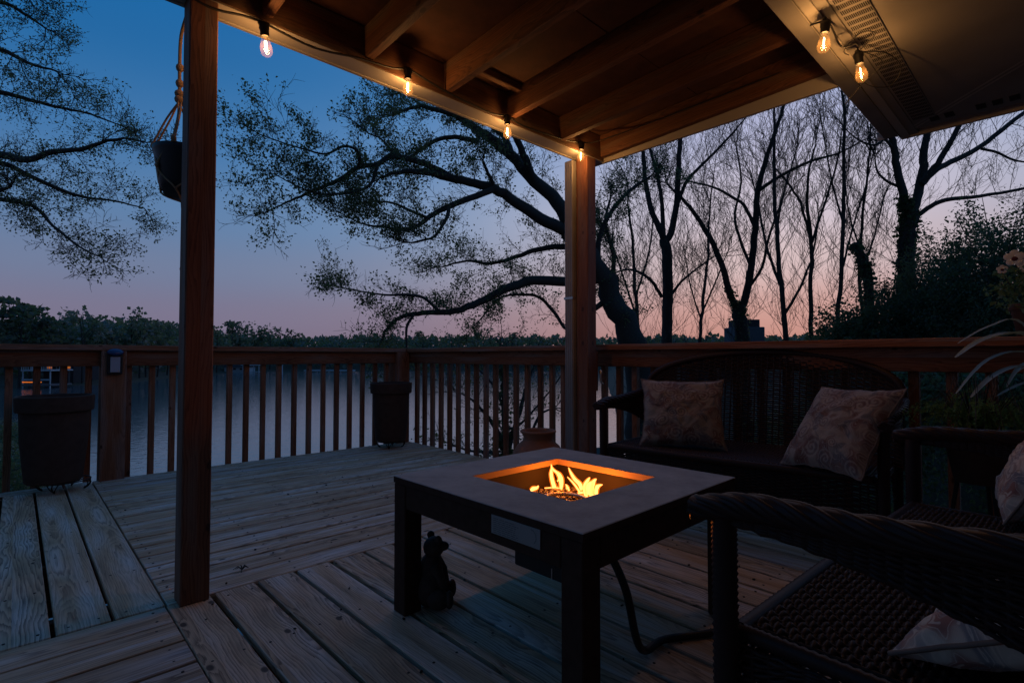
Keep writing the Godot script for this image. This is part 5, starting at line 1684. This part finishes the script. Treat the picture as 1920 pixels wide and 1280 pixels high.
func lights() -> void:
	var e := 0.037
	var where := [
		[Vector3(0.655, 1.988, -2.03), Vector3(-0.12, 0, 0), "lit filament bulb nearest the left porch post"],
		[Vector3(1.264, 2.050, -2.03), Vector3.ZERO, "second lit bulb from the left porch post, under the beam"],
		[Vector3(1.875, 2.028, -2.03), Vector3.ZERO, "third lit bulb from the left porch post, under the beam"],
		[Vector3(2.484, 2.060, -2.03), Vector3(0.1, 0, 0), "lit bulb hanging against the top of the post with the downspout"],
		[Vector3(2.133, 1.985, -0.602), Vector3(0.12, 0, 0.05), "large lit bulb hanging at the house eave, by the last rafters"],
		[Vector3(2.455, 1.978, -0.562), Vector3(-0.08, 0, -0.1), "lit bulb among loose wires under the vented soffit"],
	]
	for w in where: bulb(w[0], w[1], w[2], e)
	var tops := []
	for w in where: tops.append((w[0] as Vector3) + ((w[1] as Vector3) + Vector3.UP).normalized() * 0.086)
	var root := thing("string_light_cable", "black string light cable looping along the porch eaves", "cable", Vector3(1.3, 2.1, -2.03))
	var o := Vector3(1.3, 2.1, -2.03)
	var run := func(pts: Array, called: String, r := 0.0035) -> void:
		var q := []
		for p in pts: q.append((p as Vector3) - o)
		part(called, single(q, r, M.rubber, 6, 8), root)
	run.call([Vector3(0.05, 2.18, -2.045), Vector3(0.30, 2.115, -2.05), Vector3(0.457, 2.064, -2.052), Vector3(0.58, 2.078, -2.045), tops[0]], "wire", 0.0045)
	run.call([tops[0], Vector3(0.84, 2.066, -2.045), Vector3(1.03, 2.098, -2.045), Vector3(1.19, 2.117, -2.045), tops[1]], "wire", 0.0045)
	run.call([tops[1], Vector3(1.45, 2.118, -2.045), Vector3(1.60, 2.106, -2.045), Vector3(1.78, 2.10, -2.045), tops[2]], "wire", 0.0045)
	run.call([tops[2], Vector3(2.0, 2.104, -2.045), Vector3(2.24, 2.116, -2.045), Vector3(2.40, 2.13, -2.045), tops[3]], "wire", 0.0045)
	run.call([tops[3], Vector3(2.60, 2.17, -2.0), Vector3(2.70, 2.215, -1.7), Vector3(2.705, 2.225, -1.2), Vector3(2.70, 2.24, -0.75), Vector3(2.45, 2.19, -0.672), Vector3(2.2, 2.105, -0.67), tops[4]], "wire")
	run.call([tops[4], Vector3(2.22, 2.08, -0.60), Vector3(2.30, 2.035, -0.59), Vector3(2.40, 2.075, -0.565), tops[5]], "wire")
	run.call([tops[5], Vector3(2.40, 2.085, -0.50), Vector3(2.36, 2.09, -0.54), Vector3(2.38, 2.055, -0.60), Vector3(2.44, 2.06, -0.60)], "wire", 0.0022)
	run.call([tops[5], Vector3(2.56, 2.075, -0.50), Vector3(2.68, 2.05, -0.47), Vector3(2.70, 1.995, -0.51), Vector3(2.62, 1.98, -0.56), Vector3(2.55, 2.0, -0.59)], "wire", 0.002)
	run.call([tops[5] + Vector3(0, 0, 0.01), Vector3(2.6, 2.06, -0.52), Vector3(2.62, 2.0, -0.60), Vector3(2.62, 1.94, -0.66)], "wire", 0.0018)

# height at which something b metres off stands up to the given row of the photograph's frame
func skyline(row: float, b: float) -> float:
	return 0.84 + (667.0 - row) / 990.0 * b

func far_shore() -> void:
	var q := RandomNumberGenerator.new()
	q.seed = 40
	var at := func(a_ratio: float, b: float) -> Vector3:
		var p := FWD * b + RGT * (a_ratio * b)
		p.y = ground_height(p)
		return p
	# tall pines on the near left shore
	var nth := ["leftmost", "second from left", "third from left", "fourth from left", "fifth from left", "sixth from left", "seventh from left", "eighth from left"]
	var pines := [[-0.985, 84.0, 552.0], [-0.955, 88.0, 556.0], [-0.932, 84.0, 566.0], [-0.912, 90.0, 575.0], [-0.895, 86.0, 590.0], [-0.878, 88.0, 604.0]]
	for i in pines.size():
		var d: Array = pines[i]
		var p: Vector3 = at.call(d[0], d[1])
		far_tree("pine_tree", "dark layered pine, %s in the clump on the left lake shore" % nth[i], p, skyline(d[2], d[1]) - p.y, 4.6, "far_pine", 100 + i, "pines on the left lake shore", 420)
	# the wooded far shore, tree by tree where its edge shows them
	var looks := ["far_green", "far_tan", "far_grey", "far_green", "far_tan", "far_pine"]
	var words := {"far_green": "green budding", "far_tan": "tan leafless", "far_grey": "grey bare", "far_pine": "dark layered"}
	var stretch := [["between pine clump and solar light", -0.868, -0.765, 5, 600.0, 588.0], ["between solar light and left porch post", -0.735, -0.645, 5, 588.0, 606.0], ["right of the left porch post", -0.572, -0.40, 7, 612.0, 624.0], ["behind the boughs of the leaning tree", -0.36, 0.08, 8, 626.0, 630.0]]
	var ti := 0
	for st in stretch:
		for i in int(st[3]):
			var t := (i + 0.5) / float(st[3])
			var r := lerpf(st[1], st[2], t) + q.randf_range(-0.006, 0.006)
			var b := shore_far(r) + q.randf_range(4.0, 14.0)
			var lk: String = looks[q.randi() % looks.size()]
			var p: Vector3 = at.call(r, b)
			var top := skyline(lerpf(st[4], st[5], t) + q.randf_range(-16.0, 5.0), b)
			far_tree("pine_tree" if lk == "far_pine" else "shore_tree", "%s far tree, %s %s" % [words[lk], nth[i], st[0]], p, top - p.y, (top - p.y) * 0.42, lk, 200 + ti, "trees along the far lake shore", 300)
			ti += 1
	# the woods behind that read as one mass
	var xs := []
	var xs2 := []
	for i in 24000:
		var r := q.randf_range(-1.05, 0.62)
		var s := shore_far(r)
		var f := q.randf_range(10.0, 75.0)
		var b := s + f
		var p: Vector3 = at.call(r, b)
		var line := lerpf(606.0, 633.0, smoothstep(-0.70, -0.45, r)) + 9.0 * hill_noise.get_noise_2d(r * 1800.0, 3.0) + 7.0 * hill_noise.get_noise_2d(r * 7000.0, 9.0)
		p.y = lerpf(p.y, skyline(line, b), pow(q.randf(), 0.75))
		(xs if q.randf() < 0.6 else xs2).append(leaf_at(p, q.randf_range(0.9, 1.9), q))
	var wd := struct("far_woods")
	wd.set_meta("kind", "stuff")
	multi("foliage", leaf_mesh.far_grey, xs, wd)
	multi("foliage", leaf_mesh.far_pine, xs2, wd)
	# boathouse with a lit lower deck
	var yaw := -0.76
	var W := -4.07
	var place := func(px_ratio: float, b: float, y: float) -> Vector3: return FWD * b + RGT * (px_ratio * b) + Vector3(0, y, 0)
	var white := mat(lin(0.42, 0.43, 0.46), 0.8)
	var wall := mat(lin(0.13, 0.12, 0.13), 0.9)
	var dark := mat(lin(0.03, 0.03, 0.035), 0.9)
	var warm := glow(Color(1.0, 0.5, 0.16), 0.9)
	var bh := thing("boathouse", "two storey boathouse with pale railings and a lit lower deck", "boathouse", place.call(-0.877, 83.0, W), yaw)
	var bx := func(par: Node, called: String, lo: Vector3, hi: Vector3, m: Material) -> MeshInstance3D:
		var mb := MB.new()
		mb.box(lo, hi, 0.02)
		return part(called, mb.done(m), par)
	bx.call(bh, "lower_deck", Vector3(-2.4, 0.35, -2), Vector3(2.0, 0.6, 2), wall)
	bx.call(bh, "back_wall", Vector3(-2.2, 0.6, -1.9), Vector3(1.8, 2.6, -1.5), dark)
	bx.call(bh, "upper_deck", Vector3(-2.5, 2.6, -2.1), Vector3(2.1, 2.8, 2.1), white)
	for s in [-2.3, -0.2, 1.9]:
		bx.call(bh, "post", Vector3(s - 0.08, -2.0, 1.8), Vector3(s + 0.08, 2.6, 1.96), white)
	bx.call(bh, "rail", Vector3(-2.5, 3.5, 2.0), Vector3(2.1, 3.65, 2.1), white)
	for k in 14: bx.call(bh, "baluster", Vector3(-2.45 + k * 0.345, 2.8, 2.02), Vector3(-2.36 + k * 0.345, 3.5, 2.08), white)
	bx.call(bh, "rail", Vector3(-2.4, 1.15, 1.97), Vector3(2.0, 1.4, 2.04), white)
	bx.call(bh, "rope_light", Vector3(-2.3, 0.86, 1.98), Vector3(0.7, 0.97, 2.03), warm)
	bx.call(bh, "roof", Vector3(-2.7, 4.6, -2.4), Vector3(2.3, 4.8, 0.5), dark)
	for s in [-2.4, 2.0]: bx.call(bh, "post", Vector3(s - 0.08, 2.8, 0.2), Vector3(s + 0.08, 4.6, 0.36), white)
	# houses on the shore
	var house_at := func(label: String, ratio: float, b: float, y: float, w: float, hgt: float, m: Material, lit: bool, grp := "") -> void:
		var h := thing("lake_house", label, "house", place.call(ratio, b, y), yaw, grp)
		bx.call(h, "wall", Vector3(-w * 0.5, -1.5, -3), Vector3(w * 0.5, hgt, 3), m)
		var mb := MB.new()
		var a := Vector3(-w * 0.5 - 0.4, hgt, 3.4)
		var c := Vector3(w * 0.5 + 0.4, hgt, 3.4)
		var up := Vector3(0, 1.6, -3.4)
		mb.quad(a, c, c + up, a + up)
		mb.quad(c - Vector3(0, 0, 6.8), a - Vector3(0, 0, 6.8), a + up, c + up)
		mb.tri(c, c - Vector3(0, 0, 6.8), c + up)
		mb.tri(a - Vector3(0, 0, 6.8), a, a + up)
		part("roof", mb.done(dark), h)
		for k in 3:
			var x := -w * 0.32 + k * w * 0.32
			var wi: MeshInstance3D = bx.call(h, "window", Vector3(x - 0.5, hgt * 0.4, 3.0), Vector3(x + 0.5, hgt * 0.85, 3.06), white)
			bx.call(wi, "pane", Vector3(x - 0.4, hgt * 0.44, 3.061), Vector3(x + 0.4, hgt * 0.81, 3.075), (glow(Color(1.0, 0.55, 0.25), 0.32) if lit and k != 1 else dark))
	house_at.call("dark lakeside house with two lit windows, right of the boathouse", -0.83, 94.0, -2.6, 5.0, 2.9, dark, true)
	house_at.call("small pale lakeside house just right of the left rail post", -0.70, 132.0, -3.4, 5.0, 1.4, white, false)
	house_at.call("low pale cabin on the far shore, seen right of the left porch post", -0.515, 156.0, -3.7, 6.0, 1.3, white, false)
	# white docks and a marker post
	var dk := thing("boat_dock", "white boat dock with roof on the far shore, past the left porch post", "dock", place.call(-0.492, 152.0, W), yaw)
	bx.call(dk, "platform", Vector3(-2.5, 0.3, -1), Vector3(2.5, 0.5, 1), white)
	bx.call(dk, "roof", Vector3(-2.7, 2.2, -1.2), Vector3(2.7, 2.4, 1.2), white)
	for s in [-2.3, -0.8, 0.8, 2.3]: bx.call(dk, "post", Vector3(s - 0.1, -2, 0.7), Vector3(s + 0.1, 2.2, 0.9), white)
	var d2 := thing("boat_dock", "low pale dock at the far waterline behind the corner pot", "dock", place.call(-0.345, 160.0, W), yaw)
	bx.call(d2, "platform", Vector3(-7.5, 0.35, -1), Vector3(7.5, 0.75, 1), white)
	for s in [-7.0, -3.5, 0.0, 3.5, 7.0]: bx.call(d2, "post", Vector3(s - 0.1, -2, 0.6), Vector3(s + 0.1, 0.35, 0.8), white)
	var mk := thing("marker_post", "white post standing in the water near the far shore", "post", place.call(-0.436, 140.0, W))
	bx.call(mk, "pole", Vector3(-0.22, -2, -0.22), Vector3(0.22, 2.4, 0.22), white)
	bx.call(mk, "pole_cap", Vector3(-0.28, 2.4, -0.28), Vector3(0.28, 2.55, 0.28), white)
	# neighbour's chimney among the trees, with the roof it rises from
	var nh := thing("neighbour_house", "grey square chimney rising above a low roof beyond the railing", "house", place.call(0.44, 28.0, -3.0), yaw)
	bx.call(nh, "chimney", Vector3(-0.78, 0, -0.7), Vector3(0.78, 5.35, 0.7), mat(lin(0.07, 0.085, 0.10), 0.9))
	bx.call(nh, "chimney_cap", Vector3(-0.6, 5.35, -0.55), Vector3(0.6, 5.75, 0.55), dark)
	bx.call(nh, "roof", Vector3(-3.0, 3.2, -3.0), Vector3(4.5, 3.75, 0.6), dark)
	bx.call(nh, "wall", Vector3(-2.6, 0, -2.6), Vector3(4.1, 3.2, 0.2), wall)
	# low shed roof by the water, behind the chiminea
	var sh := thing("boat_shed", "dark green shed roof below the deck, behind the chiminea", "shed", place.call(0.115, 15.5, -3.9), yaw + 0.5)
	var mb := MB.new()
	mb.quad(Vector3(-0.9, 1.35, 1.0), Vector3(1.6, 1.35, 1.0), Vector3(1.6, 2.0, 0), Vector3(-0.3, 2.0, 0))
	mb.quad(Vector3(1.6, 1.35, -1.0), Vector3(-0.9, 1.35, -1.0), Vector3(-0.3, 2.0, 0), Vector3(1.6, 2.0, 0))
	mb.tri(Vector3(-0.9, 1.35, -1.0), Vector3(-0.9, 1.35, 1.0), Vector3(-0.3, 2.0, 0))
	part("roof", mb.done(mat(lin(0.02, 0.045, 0.035), 0.7)), sh)
	bx.call(sh, "wall", Vector3(-0.7, -0.6, -0.85), Vector3(1.5, 1.34, 0.85), wall)

func near_trees() -> void:
	var bare := {"curl": 0.16, "up": 0.35, "fore": 0.85, "lift": 0.35, "kids": [0, 5, 6], "thin": 0.0042, "leafy": 0.35, "leaves": 2, "spread": 0.03, "leaf": 0.035, "kind": "bud", "wobble": 0.10, "bare_trunk": 0.62, "shoot": 1.55, "gap": 0.21, "tips": 0.0, "clumps": 0.7, "bare_limb": 0.28}
	var leafy := {"curl": 0.20, "up": 0.16, "fore": 0.7, "lift": 0.22, "kids": [0, 5, 6], "thin": 0.0034, "leafy": 0.9, "leaves": 10, "spread": 0.055, "leaf": 0.049, "kind": "spring", "wobble": 0.12, "bare_trunk": 0.72, "shoot": 0.72, "gap": 0.16, "tips": 0.85, "clumps": 0.5, "bare_limb": 0.14}
	var o := leafy.duplicate()
	grow_tree("leaning_tree", "large leaning tree with sprawling limbs and small spring leaves, behind the downspout post", base_big, tree_big, o, 1, "")
	o = leafy.duplicate()
	o.shoot = 0.5; o.leafy = 0.85; o.leaves = 6; o.leaf = 0.036; o.gap = 0.13; o.up = 0.05; o.lift = 0.1
	grow_tree("overhanging_tree", "tree at the left edge with leafy boughs reaching over the lake", base_left, tree_left, o, 2, "")
	o = bare.duplicate()
	o.thin = 0.0042
	grow_tree("bare_tree", "straight trunk forking into upright bare limbs, next right of the downspout post", base_twin, tree_twin, o, 3, "")
	o = o.duplicate()
	grow_tree("bare_tree", "bare tree with two ivy clad stems spreading in a V above the grey chimney", base_ivy_fork, tree_ivy_fork, o, 4, "", 500)
	o = o.duplicate()
	o.shoot = 1.3; o.thin = 0.0042; o.kids = [0, 5, 6]
	grow_tree("bare_tree", "thick ivy covered tree with gnarled spreading limbs below the house eave", base_right, tree_right, o, 5, "", 1500)
	var slim := bare.duplicate()
	slim.shoot = 1.15; slim.up = 0.5; slim.fore = 1.0; slim.bare_trunk = 0.3; slim.kids = [0, 4, 4]; slim.gap = 0.19; slim.wobble = 0.2
	grow_tree("young_tree", "slender leaning bare tree just right of the grey chimney", base_sapA, tree_sapA, slim, 6, "slender bare trees beyond the railing")
	grow_tree("young_tree", "slender bare tree with a Y fork at mid height", base_sapB, tree_sapB, slim, 7, "slender bare trees beyond the railing")
	grow_tree("young_tree", "very straight slim bare tree rising to the gutter corner", base_sapC, tree_sapC, slim, 8, "slender bare trees beyond the railing")
	grow_tree("young_tree", "thin bare tree between the leaning trunk and the straight forked trunk", base_sapD, tree_sapD, slim, 9, "slender bare trees beyond the railing")
	grow_tree("young_tree", "thin bare tree between the straight forked trunk and the V shaped tree", base_sapE, tree_sapE, slim, 10, "slender bare trees beyond the railing")
	grow_tree("young_tree", "thin bare tree beside the ivy covered stump", base_sapF, tree_sapF, slim, 12, "slender bare trees beyond the railing")
	var st := slim.duplicate()
	st.shoot = 0.7; st.bare_trunk = 0.8
	grow_tree("ivy_stump", "short broken trunk wrapped in ivy left of the thick ivy covered tree", base_stump, tree_stump, st, 13, "", 1300)
	var low := leafy.duplicate()
	low.shoot = 0.6; low.tips = 0.3; low.leaves = 3; low.leaf = 0.05; low.kids = [0, 4, 4]; low.gap = 0.2; low.bare_trunk = 0.35
	grow_tree("small_tree", "small ivy wrapped tree by the water, seen through the balusters", base_low, tree_low, low, 14, "", 700)
	# evergreen shrubs on the bank at the right
	var at := func(px: float, b: float, y: float) -> Vector3:
		return FWD * b + RGT * ((px - 960.0) / 990.0 * b) + Vector3(0, y, 0)
	shrub("evergreen_shrub", "tall dark evergreen shrub at the right edge, under the eave", at.call(1890.0, 9.2, 1.1), Vector3(1.75, 2.9, 1.6), 42000, "dark", 0.055, 50)
	shrub("evergreen_shrub", "dark evergreen shrub between the ivy covered tree and the right edge", at.call(1785.0, 10.5, 1.0), Vector3(1.6, 2.75, 1.4), 38000, "dark", 0.055, 51)
	shrub("evergreen_shrub", "low dark shrub at the foot of the ivy covered tree", at.call(1690.0, 10.8, 0.8), Vector3(1.6, 2.0, 1.3), 32000, "dark", 0.052, 52)
	shrub("evergreen_shrub", "low shrub between the straight slim tree and the ivy stump", at.call(1595.0, 11.0, 0.4), Vector3(1.15, 1.75, 1.1), 20000, "ground", 0.06, 53)
	shrub("evergreen_shrub", "ivy covered shrub just behind the right railing", at.call(1700.0, 7.4, 0.15), Vector3(1.5, 0.85, 1.2), 10000, "ground", 0.05, 54)
	shrub("evergreen_shrub", "shrub behind the railing at the far right, near the pansies", at.call(1860.0, 6.6, 0.1), Vector3(1.3, 1.0, 1.2), 10000, "ground", 0.05, 55)
	shrub("evergreen_shrub", "low shrub under the railing behind the loveseat", at.call(1560.0, 7.4, -0.55), Vector3(1.5, 1.0, 1.3), 8000, "ground", 0.05, 56)
	shrub("evergreen_shrub", "dark shrub right of the downspout post, below the rail", at.call(1240.0, 9.0, -1.0), Vector3(0.55, 1.0, 0.6), 3200, "dark", 0.055, 57)
	# brush on the left bank
	for k in 6:
		var ratio: float = [0.0, -20.0, 30.0, -45.0, 12.0, 60.0][k]
		var bb: float = [15.0, 18.5, 21.0, 13.0, 24.0, 24.0][k]
		shrub("bank_shrub", ["tangled brush on the bank behind the left pot", "brush on the left bank, second from the deck", "brush on the left bank beside the open water", "brush nearest the deck at the left edge", "brush at the waterline left of the big pot", "brush furthest out on the left bank"][k], at.call(ratio, bb, [-2.7, -2.6, -2.9, -2.6, -3.1, -3.6][k]), Vector3(1.6, 1.3, 1.5), 5000, "far_tan" if k % 2 == 0 else "ground", 0.075, 60 + k, "brush on the left bank")
	# ivy and ground cover over the right bank
	var q := RandomNumberGenerator.new()
	q.seed = 70
	var xs := []
	for i in 26000:
		var b := q.randf_range(4.5, 17.0)
		var ratio := q.randf_range(0.36, 1.35)
		var p := FWD * b + RGT * (ratio * b)
		if p.x < 3.3 and p.z > -4.9: continue
		p.y = ground_height(p) + q.randf_range(0.0, 0.28)
		xs.append(leaf_at(p, q.randf_range(0.05, 0.11), q))
	var gc := struct("ground_cover")
	gc.set_meta("kind", "stuff")
	multi("foliage", leaf_mesh.ground, xs, gc)

func small_things() -> void:
	# solar light on the rail post
	var s := thing("solar_light", "small solar light with blue panel top fixed to the left rail post", "solar light", Vector3(0.492, 0.80, -4.489))
	var mb := MB.new()
	mb.box(Vector3(-0.042, -0.085, 0.001), Vector3(0.042, 0.062, 0.03), 0.006)
	part("case", mb.done(M.black_box), s)
	mb = MB.new()
	mb.box(Vector3(-0.027, -0.07, 0.031), Vector3(0.027, 0.035, 0.04), 0.006)
	part("diffuser", mb.done(M.lens), s)
	mb = MB.new()
	mb.ball(Vector3(0, 0.066, 0.03), Vector3(0.047, 0.022, 0.034), Basis(Vector3.RIGHT, 0.5), 24)
	part("solar_cap", mb.done(M.solar_panel), s)
	# macrame hanger and its pot, behind the left post
	var h := Vector3(0.445, 1.43, -2.284)
	var pot := thing("hanging_pot", "dark round pot slung in rope behind the left porch post", "plant pot", h)
	mb = MB.new()
	mb.lathe([Vector2(0, 0.0), Vector2(0.055, 0.004), Vector2(0.078, 0.05), Vector2(0.092, 0.15), Vector2(0.098, 0.165), Vector2(0.098, 0.182), Vector2(0.09, 0.182), Vector2(0.086, 0.15), Vector2(0, 0.14)], 36)
	part("body", mb.done(M.hanging_pot), pot)
	var m := thing("macrame_hanger", "knotted rope hanger holding the pot behind the left porch post", "plant hanger", h)
	var knot := Vector3(-0.012, 0.375, -0.012)
	for k in 4:
		var g := TAU * k / 4.0 + 0.5
		var d := Vector3(cos(g), 0, sin(g))
		var d2 := Vector3(cos(g + PI * 0.25), 0, sin(g + PI * 0.25))
		var d0 := Vector3(cos(g - PI * 0.25), 0, sin(g - PI * 0.25))
		mb = MB.new()
		for off in [-0.006, 0.006]:
			path_tube(mb, [knot + d2 * off, d * 0.05 + Vector3(0, 0.30, 0) + d2.cross(Vector3.UP) * off, d * 0.099 + Vector3(0, 0.19, 0) + d2.cross(Vector3.UP) * off], 0.0036, 6, 4)
		path_tube(mb, [d * 0.099 + Vector3(0, 0.19, 0), d2 * 0.089 + Vector3(0, 0.10, 0), d * 0.072 + Vector3(0, 0.02, 0), Vector3(0, -0.012, 0)], 0.0036, 6, 5)
		path_tube(mb, [d * 0.099 + Vector3(0, 0.19, 0), d0 * 0.089 + Vector3(0, 0.10, 0), d * 0.072 + Vector3(0, 0.02, 0)], 0.0036, 6, 5)
		part("rope", mb.done(M.rope), m)
		mb = MB.new()
		mb.ball(d * 0.099 + Vector3(0, 0.192, 0), Vector3(0.010, 0.014, 0.010), Basis.IDENTITY, 10)
		mb.ball(d2 * 0.09 + Vector3(0, 0.10, 0), Vector3(0.007, 0.009, 0.007), Basis.IDENTITY, 10)
		part("knot", mb.done(M.rope), m)
	mb = MB.new()
	path_tube(mb, [knot, Vector3(-0.014, 0.5, -0.012), Vector3(-0.012, 0.62, -0.006), Vector3(-0.01, 0.668, 0.09)], 0.006, 8, 5)
	for y in [0.378, 0.40, 0.44, 0.50]: mb.ball(Vector3(-0.013, y, -0.012), Vector3(0.017, 0.016, 0.017) if y < 0.42 else Vector3(0.014, 0.017, 0.014), Basis.IDENTITY, 12)
	path_tube(mb, [Vector3(0, -0.012, 0), Vector3(0.006, -0.12, 0.004), Vector3(0.012, -0.26, 0.010)], 0.006, 8, 4)
	mb.ball(Vector3(0.009, -0.265, 0.007), Vector3(0.016, 0.016, 0.016), Basis.IDENTITY, 12)
	part("cord", mb.done(M.rope), m)
	# metal hook on the railing by the post
	var b := thing("bottle_opener", "shiny metal wall hook screwed beside the porch post, above the loveseat arm", "metal hook", Vector3(2.725, 0.70, -2.08))
	mb = MB.new()
	path_tube(mb, [Vector3(-0.018, 0.045, 0.03), Vector3(-0.03, 0.03, 0.032), Vector3(-0.034, 0.0, 0.034), Vector3(-0.028, -0.028, 0.036), Vector3(-0.012, -0.035, 0.036)], 0.0055, 8, 5)
	mb.ball(Vector3(-0.018, 0.04, 0.022), Vector3(0.012, 0.016, 0.012), Basis.IDENTITY, 12)
	part("hook", mb.done(M.steel), b)
	# curled dead leaf caught on a board and crumbs of debris
	var dl := thing("dead_leaf", "curled dead twig and leaf lying on the boards right of the left post", "leaf", Vector3(0.66, 0.003, -2.245))
	mb = MB.new()
	for k in 7:
		var a := k * 0.95
		var r := 0.016 + 0.013 * ((k * 37) % 5) / 5.0
		mb.twig([Vector3(0, 0.004, 0), Vector3(cos(a) * r * 0.6, 0.016, sin(a) * r * 0.6), Vector3(cos(a) * r * 1.4, 0.004 + 0.01 * (k % 2), sin(a) * r * 1.4)], 0.0032, 0.0012)
	part("twigs", mb.done(mat(lin(0.02, 0.014, 0.01), 0.9)), dl)
	var q := RandomNumberGenerator.new()
	q.seed = 8
	var xs := []
	for k in 60:
		var p := Vector3(q.randf_range(0.4, 2.4), 0.004, q.randf_range(-3.6, -0.6))
		xs.append(Transform3D(Basis.from_euler(Vector3(q.randf(), q.randf() * TAU, 0)).scaled(Vector3.ONE * q.randf_range(0.003, 0.0065)), p))
	var crumb := MB.new()
	crumb.ball(Vector3.ZERO, Vector3(1.2, 0.5, 0.8), Basis.IDENTITY, 6)
	var cr := struct("debris")
	cr.set_meta("kind", "stuff")
	multi("crumbs", crumb.done(mat(lin(0.02, 0.014, 0.01), 0.9)), xs, cr)
